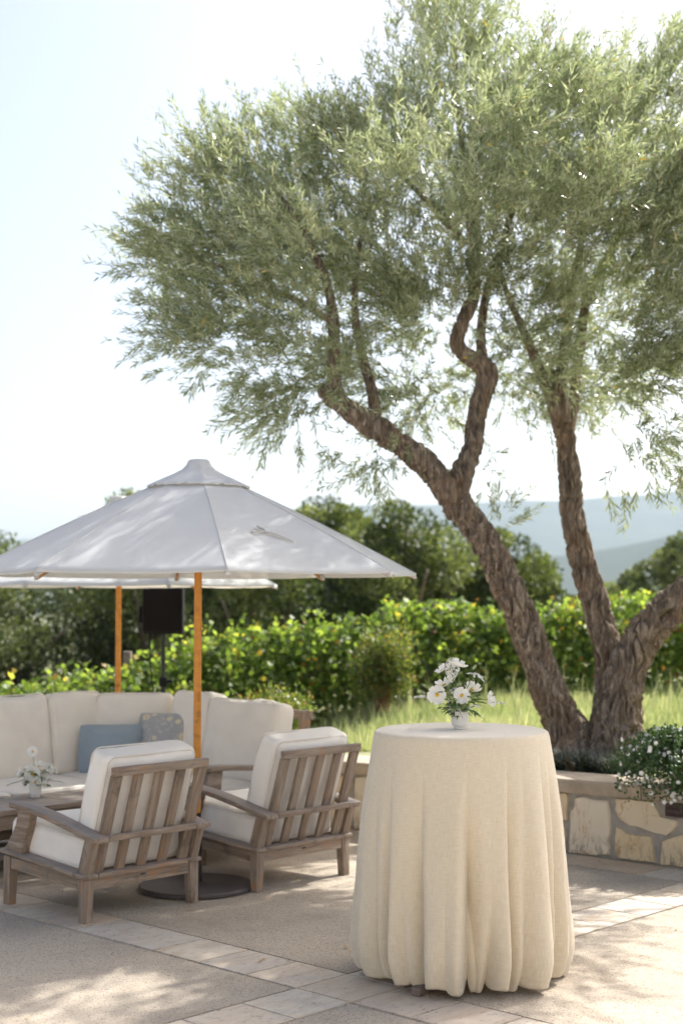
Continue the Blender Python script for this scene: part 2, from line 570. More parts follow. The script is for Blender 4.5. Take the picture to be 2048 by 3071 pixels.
def ground_mat():
    m, nt, b, o = new_mat('meadow_ground')
    geo = nt.nodes.new('ShaderNodeNewGeometry')
    p = geo.outputs['Position']
    n1 = noise_n(nt, p, 0.9, 6, 0.65)
    n2 = noise_n(nt, p, 12, 4, 0.7)
    c = ramp(nt, n1, [(0.3, (0.15, 0.18, 0.07)), (0.5, (0.25, 0.27, 0.12)), (0.7, (0.36, 0.34, 0.20))])
    c = mixc(nt, nd(nt, 'ShaderNodeMapRange', {0: n2, 1: 0.35, 2: 0.7, 3: 0.5, 4: 0.0}).outputs[0], c, (0.09, 0.075, 0.04))
    nt.links.new(c, b.inputs['Base Color'])
    b.inputs['Roughness'].default_value = 0.95
    bump(nt, b, n2, 0.6, 0.05)
    return m


def hill_mat():
    m, nt, b, o = new_mat('wooded_hill')
    geo = nt.nodes.new('ShaderNodeNewGeometry')
    n1 = noise_n(nt, geo.outputs['Position'], 0.006, 8, 0.6)
    n2 = noise_n(nt, geo.outputs['Position'], 0.03, 6, 0.7)
    c = ramp(nt, mixc(nt, 0.4, n1, n2), [(0.35, (0.022, 0.03, 0.02)), (0.55, (0.04, 0.05, 0.032)), (0.7, (0.10, 0.095, 0.07))])
    nt.links.new(c, b.inputs['Base Color'])
    b.inputs['Roughness'].default_value = 1.0
    b.inputs['Specular IOR Level'].default_value = 0.0
    return m


MAT['linen'] = linen_mat()
MAT['floral'] = floral_mat()
MAT['aggregate'] = aggregate_mat()
MAT['travertine'] = travertine_mat()
MAT['stone'] = stone_mat()
MAT['bark'] = bark_mat()
MAT['ground'] = ground_mat()
MAT['hill'] = hill_mat()
MAT['cap'] = plain('sandstone_cap', (0.42, 0.345, 0.255), 0.85, bumpy=(70, 0.4, 0.004), var=0.22, nscale=9)
MAT['plate'] = plain('dark_plate', (0.03, 0.026, 0.024), 0.5)

# ------------------------------------------------------------------ the setting
_xw = np.array([-9, -6, -3.5, -2, -1.0, 0.157, 1.6, 2.1, 4, 6, 9.0])
_yw = np.array([12.7, 12.5, 12.1, 11.66, 11.18, 10.46, 9.437, 9.046, 7.45, 5.7, 3.2])
_gx = np.linspace(-9, 9, 721)
_gy = np.interp(_gx, _xw, _yw)
_k = np.hanning(31); _k /= _k.sum()
_gs = np.convolve(np.pad(_gy, 15, mode='edge'), _k, 'valid')


def wall_y(x):
    return float(np.interp(x, _gx, _gs))


def sstep(a, b, x):
    t = min(1.0, max(0.0, (x - a) / (b - a)))
    return t * t * (3 - 2 * t)


def vine_z(x):
    return min(0.45, max(-1.6, 0.45 + (x - 1.0) * 0.21))


def ground_z(x, y):
    """Height of the meadow behind the planter wall."""
    yw = wall_y(x)
    zb = 0.43
    t = sstep(yw + 0.6, 14.5, y)
    z = zb * (1 - t) + vine_z(x) * t
    z += 0.05 * noise.noise(Vector((x * 0.35, y * 0.35, 0.3))) * sstep(yw + 0.5, yw + 2.5, y)
    if y > 21:
        z -= (min(y, 60) - 21) * 0.03
    if y > 60:
        z -= (min(y, 1500) - 60) * 0.02
    return z


def build_ground():
    xs = list(np.arange(-12, 12.01, 0.4)) + [14, 18, 24, 32, 45, 70, 120, 300, 800, 2000, 4500, 9000]
    xs = sorted([-x for x in [14, 18, 24, 32, 45, 70, 120, 300, 800, 2000, 4500, 9000]] + xs)
    back = [0.17, 0.3, 0.6, 1, 1.5, 2, 2.5, 3, 3.5, 4, 4.5, 5, 5.5, 6, 6.5, 7, 8, 9, 10, 12, 14, 16, 18, 21, 25, 30, 38, 50, 80, 150, 300, 700, 1500, 3000, 5000, 9000]
    front = [0.12, 0.0, -2, -6, -20, -40, -12, -100, -500, -3000]
    rows = sorted(front) + back
    nx = len(xs)
    V, F = [], []
    for d in rows:
        for x in xs:
            y = wall_y(x) + d
            V.append((x, y, ground_z(x, y) if d > 0.15 else -0.08))
    for j in range(len(rows) - 1):
        for i in range(nx - 1):
            a = j * nx + i
            F.append((a, a + 1, a + nx + 1, a + nx))
    g = mk('ground', V, F, MAT['ground'], None, True, 50)
    tag(g, 'grassy meadow ground rising behind the planter wall', kind='structure')


build_ground()


def build_hills():
    # two wooded ridges across the valley
    for nm, dist, base, prof, seed, lab in (
        ('hill_ridge', 3600.0, -60.0, [(-4000, 90), (-2200, 120), (-1500, 100), (-900, 112), (-300, 60), (300, 70), (600, 112), (900, 168), (1300, 240), (1800, 330), (2600, 380), (4000, 300)], 3.1, 'nearer blue wooded ridge rising to the right of the olive trunks'),
        ('hill_ridge', 6800.0, -60.0, [(-7500, 230), (-4500, 290), (-2600, 280), (-1700, 275), (-900, 260), (-500, 330), (100, 430), (700, 450), (1100, 440), (1400, 470), (1750, 530), (2100, 545), (2700, 560), (4200, 640), (7500, 500)], 8.7, 'farther pale ridge behind the olive tree')):
        px = [p[0] for p in prof]; pz = [p[1] for p in prof]
        xs = np.linspace(px[0], px[-1], 260)
        rows = np.linspace(-1.0, 1.0, 25)
        depth = dist * 0.28
        V, F = [], []
        for r in rows:
            for x in xs:
                h = float(np.interp(x, px, pz))
                q = Vector((x / dist * 9, r * 2.2, seed))
                nz = noise.fractal(q, 1.0, 2.0, 6)
                k = max(0.0, 1 - abs(r)) ** 0.8
                V.append((float(x), dist + r * depth, base + (h - base) * k * (1 + 0.10 * nz * (1 if abs(r) > 0.02 else 0.35))))
        nx = len(xs)
        for j in range(len(rows) - 1):
            for i in range(nx - 1):
                a = j * nx + i
                F.append((a, a + 1, a + nx + 1, a + nx))
        o = mk(nm, V, F, MAT['hill'], None, True)
        tag(o, lab, kind='structure')


build_hills()


def build_haze():
    bm = bmesh.new()
    bmesh.ops.create_cube(bm, size=1.0)
    for v in bm.verts:
        v.co = Vector((v.co.x * 19000, v.co.y * 19000 + 100, -120 + (v.co.z + 0.5) * 900))
    me = bpy.data.meshes.new('haze')
    bm.to_mesh(me); bm.free()
    m = bpy.data.materials.new('haze_air')
    m.use_nodes = True
    nt = m.node_tree
    nt.nodes.clear()
    out = nt.nodes.new('ShaderNodeOutputMaterial')
    pv = nd(nt, 'ShaderNodeVolumePrincipled', {'Color': (0.72, 0.86, 1.0), 'Density': HAZE, 'Anisotropy': 0.25})
    nt.links.new(pv.outputs[0], out.inputs['Volume'])
    me.materials.append(m)
    o = bpy.data.objects.new('haze', me)
    link(o)
    tag(o, 'thin bluish haze over the valley', kind='stuff')


HAZE = 0.000075
build_haze()

# ---- patio: aggregate panels framed by strips of travertine tiles
YAW = -0.7601
DA = np.array([math.cos(YAW), math.sin(YAW)])
NA = np.array([-DA[1], DA[0]])
PER, STR = 3.18, 0.3180
A0, N0 = -4.467, 4.4216


def build_patio():
    pat = mk('patio', *box_vf((-26, -24, -0.07), (26, 14, -0.016), rot=YAW), MAT['joint'])
    tag(pat, 'patio of aggregate panels framed by travertine tile strips', kind='structure')

    def slab(name, a0, a1, n0, n1, z, mat, th=0.03, bev=0.003, jit=0.0):
        c = DA * (a0 + a1) / 2 + NA * (n0 + n1) / 2
        bm = bmesh.new()
        bmesh.ops.create_cube(bm, size=1.0)
        for v in bm.verts:
            v.co = Vector((v.co.x * (a1 - a0), v.co.y * (n1 - n0), (v.co.z - 0.5) * th))
        bmesh.ops.bevel(bm, geom=[e for e in bm.edges if all(v.co.z > -0.001 for v in e.verts)], offset=bev, segments=2, affect='EDGES')
        o = bm_obj(name, bm, mat, pat, True, 40)
        o.location = (c[0], c[1], z)
        o.rotation_euler = (random.uniform(-jit, jit), random.uniform(-jit, jit), YAW)
        return o

    def visible(a, n):
        p = DA * a + NA * n
        return p[1] > 3.6 and abs(p[0]) < 0.25 * p[1] + 1.0 and p[1] < wall_y(p[0]) + 0.3

    g = 0.009
    for i in range(-7, 2):
        for j in range(-5, 7):
            n0 = N0 + PER * i
            a0 = A0 + PER * j
            pc = DA * (a0 + PER / 2) + NA * (n0 + PER / 2)
            if pc[1] > wall_y(float(np.clip(pc[0], -8.9, 8.9))) + 3.2:
                continue
            slab('paving_panel', a0 + STR + g, a0 + PER - g, n0 + STR + g, n0 + PER - g, 0.0, MAT['aggregate'])
            cells = [(a0, n0)] + [(a0 + STR * k, n0) for k in range(1, 10)] + [(a0, n0 + STR * k) for k in range(1, 10)]
            if any(visible(a + STR / 2, n + STR / 2) for a, n in cells):
                for a, n in cells:
                    slab('paving_tile', a + 0.0034, a + STR - 0.0034, n + 0.0034, n + STR - 0.0034, 0.001 + random.uniform(0, 0.0015), MAT['travertine'], bev=0.002, jit=0.0015)
            else:
                slab('paving_strip', a0 + 0.002, a0 + STR * 10 - 0.002, n0 + 0.002, n0 + STR - 0.002, 0.001, MAT['travertine'])
                slab('paving_strip', a0 + 0.002, a0 + STR - 0.002, n0 + STR + 0.002, n0 + STR * 10 - 0.002, 0.001, MAT['travertine'])


def box_vf(lo, hi, rot=0.0):
    V = []
    c, s = math.cos(rot), math.sin(rot)
    for z in (lo[2], hi[2]):
        for a, n in ((lo[0], lo[1]), (hi[0], lo[1]), (hi[0], hi[1]), (lo[0], hi[1])):
            V.append((a * c - n * s, a * s + n * c, z))
    return V, [(3, 2, 1, 0), (4, 5, 6, 7), (0, 1, 5, 4), (1, 2, 6, 5), (2, 3, 7, 6), (3, 0, 4, 7)]


MAT['joint'] = plain('dark_joint', (0.07, 0.055, 0.045), 0.95)
build_patio()

# ---- planter wall: mortar body, fitted stones, cap slabs
STONES = [[(1.397, 0.385), (1.469, 0.388), (1.474, 0.357), (1.471, 0.218), (1.42, 0.207), (1.401, 0.273)],
          [(1.425, 0.167), (1.455, 0.167), (1.46, 0.116), (1.456, 0.012), (1.429, 0.004)],
          [(1.516, 0.369), (1.565, 0.379), (1.623, 0.363), (1.704, 0.364), (1.71, 0.306), (1.717, 0.2), (1.706, 0.119), (1.712, 0.024), (1.639, 0.009), (1.562, 0.007), (1.477, 0.002), (1.482, 0.119), (1.49, 0.277), (1.511, 0.306)],
          [(1.742, 0.386), (1.849, 0.388), (1.958, 0.389), (1.967, 0.351), (1.982, 0.31), (1.985, 0.296), (2.073, 0.283), (2.076, 0.255), (2.046, 0.209), (2.023, 0.183), (1.96, 0.191), (1.87, 0.219), (1.819, 0.223), (1.764, 0.254), (1.743, 0.31)],
          [(1.747, 0.207), (1.777, 0.192), (1.8, 0.173), (1.851, 0.169), (1.938, 0.167), (1.944, 0.124), (1.958, 0.011), (1.868, 0.009), (1.752, 0.008), (1.743, 0.097)],
          [(1.994, 0.148), (2.05, 0.181), (2.107, 0.204), (2.159, 0.204), (2.167, 0.102), (2.157, 0.002), (2.07, 0.001), (1.985, 0.002), (1.987, 0.077)]]


def wall_pt(x, z, out):
    e = 0.01
    t = Vector((2 * e, wall_y(x + e) - wall_y(x - e), 0)).normalized()
    n = Vector((t.y, -t.x, 0))          # towards the patio
    return Vector((x, wall_y(x), z)) + n * out


def build_wall():
    root = empty('planter_wall', (1.6, wall_y(1.6), 0))
    tag(root, 'low curved stone planter wall with a sandstone cap under the olive tree', 'wall')
    inv = Matrix.Translation(-root.location)
    xs = np.linspace(-7.5, 7.0, 150)
    V, F = [], []
    for x in xs:
        for out, z in ((0.0, -0.05), (0.0, 0.395), (-0.30, 0.395), (-0.30, -0.05)):
            V.append(inv @ wall_pt(x, z, out))
    for i in range(len(xs) - 1):
        for k in range(4):
            F.append((i * 4 + k, (i + 1) * 4 + k, (i + 1) * 4 + (k + 1) % 4, i * 4 + (k + 1) % 4))
    mk('mortar_body', V, F, MAT['mortar'], root, True, 40)

    rnd = random.Random(21)

    def stone(poly, th):
        poly = [tuple(p) for p in poly]
        # refine outline, wobble it
        P = []
        for i in range(len(poly)):
            a, b = poly[i], poly[(i + 1) % len(poly)]
            n = max(1, int(math.hypot(b[0] - a[0], b[1] - a[1]) / 0.035))
            for k in range(n):
                t = k / n
                P.append((a[0] + (b[0] - a[0]) * t + rnd.uniform(-.0025, .0025), a[1] + (b[1] - a[1]) * t + rnd.uniform(-.0025, .0025)))
        cx = sum(p[0] for p in P) / len(P); cz = sum(p[1] for p in P) / len(P)
        rings = [(1.0, -0.004), (0.99, th * 0.6), (0.955, th), (0.8, th * 1.08), (0.6, th * 1.05), (0.4, th * .98), (0.2, th * 1.0)]
        V, F = [], []
        for s, o in rings:
            for (x, z) in P:
                X, Z = cx + (x - cx) * s, cz + (z - cz) * s
                dn = (0.010 * noise.noise(Vector((X * 14, Z * 14, cx * 7))) + 0.005 * noise.noise(Vector((X * 40, Z * 40, cx)))) if o > th * 0.5 else 0
                V.append(inv @ wall_pt(X, Z, o + dn))
        n = len(P)
        for r in range(len(rings) - 1):
            for k in range(n):
                F.append((r * n + k, r * n + (k + 1) % n, (r + 1) * n + (k + 1) % n, (r + 1) * n + k))
        V.append(inv @ wall_pt(cx, cz, th))
        for k in range(n):
            F.append(((len(rings) - 1) * n + k, (len(rings) - 1) * n + (k + 1) % n, len(V) - 1))
        o = mk('wall_stone', V, F, MAT['stone'], root, True, 55)
        bm = bmesh.new(); bm.from_mesh(o.data); bmesh.ops.recalc_face_normals(bm, faces=list(bm.faces)); bm.to_mesh(o.data); bm.free()

    for s in STONES:
        stone(s, 0.026)
    # the rest of the wall: irregular columns of one or two stones
    for lo, hi in ((-7.3, 1.37), (2.19, 6.8)):
        x = lo
        while x < hi - 0.12:
            w = min(rnd.uniform(0.16, 0.36), hi - x)
            if hi - x - w < 0.12:
                w = hi - x
            g = 0.014
            j = lambda a=0.014: rnd.uniform(-a, a)
            if rnd.random() < 0.4:
                bands = [(0.004, 0.385)]
            else:
                m = rnd.uniform(0.13, 0.25)
                bands = [(0.004, m - 0.012), (m + 0.014, 0.385)]
            for z0, z1 in bands:
                stone([(x + g + j(), z0), (x + w / 2, z0 + abs(j(.008))), (x + w - g + j(), z0 + abs(j())), (x + w - g + j(), (z0 + z1) / 2), (x + w - g * 1.6 + j(), z1 - abs(j(.02))), (x + w / 2 + j(), z1 - abs(j(.008))), (x + g * 1.6 + j(), z1 - abs(j(.02))), (x + g + j(), (z0 + z1) / 2)], rnd.uniform(0.02, 0.034))
            x += w
    # cap slabs
    edges = [-7.5, -6.2, -4.9, -3.7, -2.5, -1.4, -0.35, 0.72, 1.9, 2.8, 3.8, 4.8, 5.9, 7.0]
    for a, b in zip(edges[:-1], edges[1:]):
        n = 12
        prof = [(0.045, 0.396), (0.052, 0.404), (0.054, 0.475), (0.046, 0.483), (-0.352, 0.483), (-0.36, 0.475), (-0.36, 0.396)]
        V, F = [], []
        for i in range(n + 1):
            x = a + 0.003 + (b - a - 0.006) * i / n
            for o, z in prof:
                wob = 0.004 * noise.noise(Vector((x * 5, z * 9, 2))) if o > 0 else 0
                V.append(inv @ wall_pt(x, z, o + wob))
        m = len(prof)
        for i in range(n):
            for k in range(m):
                F.append((i * m + k, (i + 1) * m + k, (i + 1) * m + (k + 1) % m, i * m + (k + 1) % m))
        F.append(tuple(range(m))); F.append(tuple(n * m + k for k in range(m))[::-1])
        mk('cap_stone', V, F, MAT['cap'], root, True, 40)

    # recessed step light under the cap
    lx = 2.12
    p = wall_pt(lx, 0.345, 0.012)
    t = (wall_pt(lx + .05, .345, 0) - wall_pt(lx - .05, .345, 0)).normalized()
    n = Vector((t.y, -t.x, 0))
    lt = empty('step_light', wall_pt(lx, 0.30, 0.0))
    tag(lt, 'dark bronze step light set in the stone wall under the white-flowered pot', 'wall light')
    M0 = frame(p - lt.location, t, (0, 0, 1))

    def bxl(name, sx, sy, sz, c, bev=.003):
        bm = bmesh.new(); bmesh.ops.create_cube(bm, size=1)
        for v in bm.verts: v.co = Vector((v.co.x * sx + c[0], v.co.y * sy + c[1], v.co.z * sz + c[2]))
        bmesh.ops.bevel(bm, geom=list(bm.edges), offset=bev, segments=2, affect='EDGES')
        return bm_obj(name, bm, MAT['bronze'], lt, True, 40, M0)
    bxl('faceplate', 0.27, 0.02, 0.085, (0, 0, 0))
    o = bxl('hood', 0.25, 0.034, 0.03, (0, -0.018, -0.004), .006)
    bxl('lower_lip', 0.25, 0.014, 0.012, (0, -0.014, -0.034), .003)


build_wall()


# ---- unseen building added behind the camera, its sunlit pale wall bouncing light forward
def build_added_house():
    y0 = -5.0
    root = empty('added_house', (0, y0, 0))
    tag(root, 'unseen pale stucco building added behind the camera as a light reflector', 'added_house')
    W, H = 9.0, 4.6
    wins = [(-6.6, -5.2, 0.9, 2.3), (-3.2, -1.8, 0.9, 2.3), (4.0, 5.4, 0.9, 2.3), (6.6, 8.0, 0.9, 2.3)]
    door = (0.4, 2.6, 0.02, 2.4)
    opens = wins + [door]
    xs = sorted({-W, W, *[o[0] for o in opens], *[o[1] for o in opens]})
    zs = sorted({0.0, H, *[o[2] for o in opens], *[o[3] for o in opens]})
    V, F = [], []
    for i in range(len(xs) - 1):
        for k in range(len(zs) - 1):
            cx, cz = (xs[i] + xs[i + 1]) / 2, (zs[k] + zs[k + 1]) / 2
            if any(o[0] < cx < o[1] and o[2] < cz < o[3] for o in opens):
                continue
            b = len(V)
            for yy in (0.0, -0.25):
                V += [(xs[i], yy, zs[k]), (xs[i + 1], yy, zs[k]), (xs[i + 1], yy, zs[k + 1]), (xs[i], yy, zs[k + 1])]
            F += [(b + 1, b, b + 3, b + 2), (b + 4, b + 5, b + 6, b + 7), (b, b + 1, b + 5, b + 4), (b + 2, b + 3, b + 7, b + 6), (b + 1, b + 2, b + 6, b + 5), (b + 3, b, b + 4, b + 7)]
    mk('wall', V, F, MAT['stucco'], root)
    for o in opens:
        nm = 'door' if o is door else 'window'
        cx, cz = (o[0] + o[1]) / 2, (o[2] + o[3]) / 2
        w_, h_ = o[1] - o[0], o[3] - o[2]
        fr = board(nm, root, (o[0] + .01, -.14, cz), (o[1] - .01, -.14, cz), .04, h_ - .02, MAT['stucco'])
        for q in (-1, 1):
            board('pane', fr, (q * w_ / 4 - w_ / 4 + .05, .03, 0), (q * w_ / 4 + w_ / 4 - .05, .03, 0), .01, h_ - .14, MAT['pane'], bev=0)
    board('roof_eave', root, (-W - .3, -.15, H + .08), (W + .3, -.15, H + .08), .75, .14, MAT['cap'])


MAT['stucco'] = plain('pale_stucco', (0.80, 0.76, 0.70), 0.9, bumpy=(50, 0.4, 0.006), var=0.04, nscale=4)
MAT['pane'] = plain('window_pane', (0.02, 0.022, 0.025), 0.05)
build_added_house()

# ------------------------------------------------------------------ foliage tools
def leaf_mesh(name, C, Dv, Nn, L, Wd, tint, mat, base=0.42, fold=0.0):
    """Rhombic leaves: C base points, Dv unit directions, Nn approx normals, L lengths, Wd widths (numpy)."""
    Dv = Dv / np.linalg.norm(Dv, axis=1, keepdims=True)
    S = np.cross(Dv, Nn)
    S /= (np.linalg.norm(S, axis=1, keepdims=True) + 1e-9)
    Nn = np.cross(S, Dv)
    L = L[:, None]; W = Wd[:, None]
    v0 = C
    mid = C + Dv * L * base
    v1 = mid + S * W * 0.5 + Nn * W * fold
    v3 = mid - S * W * 0.5 + Nn * W * fold
    v2 = C + Dv * L
    n = len(C)
    V = np.empty((n * 4, 3), np.float32)
    V[0::4], V[1::4], V[2::4], V[3::4] = v0, v1, v2, v3
    me = bpy.data.meshes.new(name)
    me.vertices.add(n * 4)
    me.vertices.foreach_set('co', V.ravel())
    me.loops.add(n * 4)
    me.loops.foreach_set('vertex_index', np.arange(n * 4, dtype=np.int32))
    me.polygons.add(n)
    me.polygons.foreach_set('loop_start', np.arange(0, n * 4, 4, dtype=np.int32))
    at = me.attributes.new('tint', 'FLOAT', 'FACE')
    at.data.foreach_set('value', np.asarray(tint, np.float32))
    me.materials.append(mat)
    me.update(calc_edges=True)
    me.validate()
    return me


def unit(a):
    return a / (np.linalg.norm(a, axis=1, keepdims=True) + 1e-9)


def sprig_leaves(rng, P, Dr, Ls, K, leafL, leafW, ang, droop, tint_base, tint_sd, stem_tint=0.0, stem_w=0.004):
    """K leaves along each of the N stems."""
    N = len(P)
    t = (np.arange(K) + 0.6) / K
    t = np.tile(t, (N, 1)) + rng.normal(0, 0.02, (N, K))
    Dr = unit(Dr)
    h = np.where(np.abs(Dr[:, 2:3]) < 0.9, np.array([[0, 0, 1.0]]), np.array([[1.0, 0, 0]]))
    S = unit(np.cross(Dr, h))
    U = np.cross(S, Dr)
    ph = rng.uniform(0, 6.28, (N, 1)) + np.arange(K)[None, :] * 2.4 + rng.normal(0, .3, (N, K))
    side = S[:, None, :] * np.cos(ph)[..., None] + U[:, None, :] * np.sin(ph)[..., None]
    dz = np.zeros((N, K, 3)); dz[..., 2] = -(t ** 2) * droop[:, None] * Ls[:, None]
    C = P[:, None, :] + Dr[:, None, :] * (Ls[:, None] * t)[..., None] + dz
    tang = Dr[:, None, :] + np.stack([np.zeros((N, K)), np.zeros((N, K)), -2 * t * droop[:, None]], -1)
    a = ang + rng.normal(0, 0.16, (N, K))
    LD = tang / np.linalg.norm(tang, axis=2, keepdims=True) * np.cos(a)[..., None] + side * np.sin(a)[..., None]
    Nm = rng.normal(0, 1, (N, K, 3)) + np.array([0, 0, .6])
    L = leafL * rng.uniform(0.65, 1.2, (N, K)) * (1.12 - 0.45 * np.abs(t - 0.45))
    W = leafW * rng.uniform(0.75, 1.2, (N, K))
    T = np.clip(tint_base[:, None] + rng.normal(0, tint_sd, (N, K)), 0.04, 0.95)
    yl = rng.random((N, K)) < 0.006
    T = np.where(yl, 0.99, T)
    end = P + Dr * Ls[:, None]; end[:, 2] -= droop * Ls
    sd = end - P
    C = np.concatenate([C.reshape(-1, 3), P]); LD = np.concatenate([LD.reshape(-1, 3), sd])
    Nm = np.concatenate([Nm.reshape(-1, 3), rng.normal(0, 1, (N, 3))])
    L = np.concatenate([L.ravel(), np.linalg.norm(sd, axis=1)]); W = np.concatenate([W.ravel(), np.full(N, stem_w)])
    T = np.concatenate([T.ravel(), np.full(N, stem_tint)])
    return C, LD, Nm, L, W, T


def in_ball(rng, n, bias=0.45):
    d = unit(rng.normal(0, 1, (n, 3)))
    r = rng.random(n) ** bias
    return d * r[:, None], d, r


# ------------------------------------------------------------------ the olive tree
TRUNKS= [[(1.72, 10.75, 0.465, 0.203),
 (1.675, 10.78, 0.636, 0.166),
 (1.612, 10.8, 0.794, 0.141),
 (1.52, 10.8, 1.018, 0.125),
 (1.41, 10.78, 1.308, 0.122),
 (1.289, 10.74, 1.597, 0.116),
 (1.173, 10.7, 1.837, 0.113),
 (1.049, 10.66, 2.076, 0.11),
 (0.919, 10.63, 2.251, 0.107),
 (0.831, 10.6, 2.361, 0.112)], [(2.002, 11.0, 0.437, 0.208),
 (2.01, 11.0, 0.615, 0.18),
 (2.022, 11.02, 0.777, 0.153),
 (2.036, 11.08, 1.034, 0.117),
 (2.016, 11.1, 1.297, 0.103),
 (1.949, 11.12, 1.562, 0.101),
 (1.872, 11.12, 1.828, 0.098),
 (1.805, 11.1, 2.093, 0.092),
 (1.757, 11.08, 2.359, 0.084),
 (1.735, 11.05, 2.657, 0.081),
 (1.687, 11.0, 2.919, 0.08),
 (1.643, 10.96, 3.113, 0.072),
 (1.611, 10.94, 3.26, 0.053),
 (1.578, 10.93, 3.375, 0.031)], [(1.998, 10.7, 0.47, 0.229),
 (2.0, 10.7, 0.612, 0.216),
 (2.015, 10.7, 0.802, 0.172),
 (2.055, 10.7, 1.024, 0.151),
 (2.13, 10.68, 1.232, 0.134),
 (2.235, 10.62, 1.424, 0.131),
 (2.354, 10.55, 1.561, 0.13),
 (2.474, 10.45, 1.677, 0.118),
 (2.673, 10.3, 1.908, 0.109),
 (2.838, 10.1, 2.206, 0.097),
 (2.938, 9.9, 2.613, 0.082),
 (3.005, 9.8, 3.049, 0.068)]]
BRANCHES= [[(0.879, 10.6, 2.281, 0.107),
 (0.749, 10.55, 2.469, 0.098),
 (0.603, 10.5, 2.633, 0.093),
 (0.444, 10.45, 2.745, 0.087),
 (0.253, 10.38, 2.864, 0.081),
 (0.097, 10.33, 2.961, 0.073),
 (-0.019, 10.3, 3.042, 0.067),
 (-0.112, 10.28, 3.117, 0.059),
 (-0.158, 10.27, 3.172, 0.026)], [(0.025, 10.32, 2.982, 0.057),
 (-0.031, 10.3, 3.104, 0.059),
 (-0.05, 10.3, 3.214, 0.053),
 (-0.05, 10.3, 3.37, 0.05),
 (-0.056, 10.3, 3.622, 0.041),
 (-0.106, 10.25, 3.894, 0.032),
 (-0.291, 10.2, 4.291, 0.023),
 (-0.504, 10.1, 4.577, 0.014)], [(0.244, 10.4, 2.897, 0.05),
 (0.239, 10.42, 3.01, 0.045),
 (0.208, 10.46, 3.206, 0.04),
 (0.152, 10.5, 3.404, 0.036),
 (0.099, 10.5, 3.724, 0.027),
 (0.116, 10.6, 4.133, 0.021),
 (0.215, 10.7, 4.651, 0.014)], [(0.815, 10.6, 2.361, 0.101),
 (0.875, 10.62, 2.554, 0.088),
 (0.956, 10.66, 2.735, 0.075),
 (0.987, 10.7, 2.901, 0.07),
 (1.022, 10.72, 3.082, 0.07),
 (1.078, 10.72, 3.244, 0.073),
 (1.081, 10.72, 3.342, 0.076),
 (0.989, 10.7, 3.411, 0.067),
 (0.883, 10.66, 3.476, 0.059),
 (0.857, 10.65, 3.575, 0.055),
 (0.918, 10.68, 3.743, 0.052),
 (0.979, 10.7, 3.894, 0.049),
 (0.988, 10.72, 4.128, 0.043),
 (0.967, 10.75, 4.499, 0.038),
 (0.924, 10.8, 4.912, 0.031),
 (0.877, 10.8, 5.381, 0.02),
 (0.863, 10.8, 5.886, 0.011)], [(1.077, 10.74, 3.345, 0.052),
 (1.051, 10.8, 3.486, 0.042),
 (1.055, 10.86, 3.695, 0.037),
 (1.11, 10.9, 4.003, 0.031),
 (1.256, 11.0, 4.429, 0.027),
 (1.36, 11.0, 4.904, 0.02),
 (1.397, 11.0, 5.416, 0.013)], [(1.653, 10.97, 3.015, 0.069),
 (1.578, 10.94, 3.194, 0.053),
 (1.504, 10.92, 3.357, 0.04),
 (1.391, 10.9, 3.636, 0.034),
 (1.268, 10.85, 3.892, 0.025),
 (1.166, 10.8, 4.18, 0.018)], [(1.673, 10.97, 2.982, 0.069),
 (1.659, 10.95, 3.195, 0.056),
 (1.673, 10.95, 3.378, 0.045),
 (1.721, 10.98, 3.684, 0.038),
 (1.773, 11.0, 4.024, 0.031),
 (1.866, 11.05, 4.51, 0.025),
 (1.982, 11.1, 5.071, 0.019),
 (2.054, 11.1, 5.553, 0.011)], [(1.71, 11.0, 2.919, 0.061),
 (1.78, 11.05, 3.192, 0.047),
 (1.832, 11.1, 3.571, 0.044),
 (1.92, 11.2, 3.998, 0.035),
 (2.182, 11.3, 4.505, 0.027),
 (2.36, 11.3, 4.993, 0.018),
 (2.434, 11.3, 5.413, 0.011)], [(3.004, 9.8, 2.99, 0.062),
 (2.804, 9.7, 3.389, 0.055),
 (2.576, 9.7, 3.804, 0.041),
 (2.43, 9.8, 4.248, 0.028),
 (2.342, 9.9, 4.794, 0.016)], [(3.004, 9.8, 2.99, 0.057),
 (3.16, 9.8, 3.467, 0.053),
 (3.318, 9.8, 3.947, 0.039),
 (3.513, 9.9, 4.519, 0.025)], [(-0.056, 10.3, 3.622, 0.029),
 (-0.259, 10.2, 3.727, 0.023),
 (-0.558, 10.0, 3.84, 0.017),
 (-0.913, 9.9, 3.97, 0.011)], [(0.924, 10.72, 4.293, 0.031),
 (0.664, 10.6, 4.557, 0.024),
 (0.371, 10.5, 4.822, 0.016),
 (0.178, 10.4, 5.114, 0.009)]]
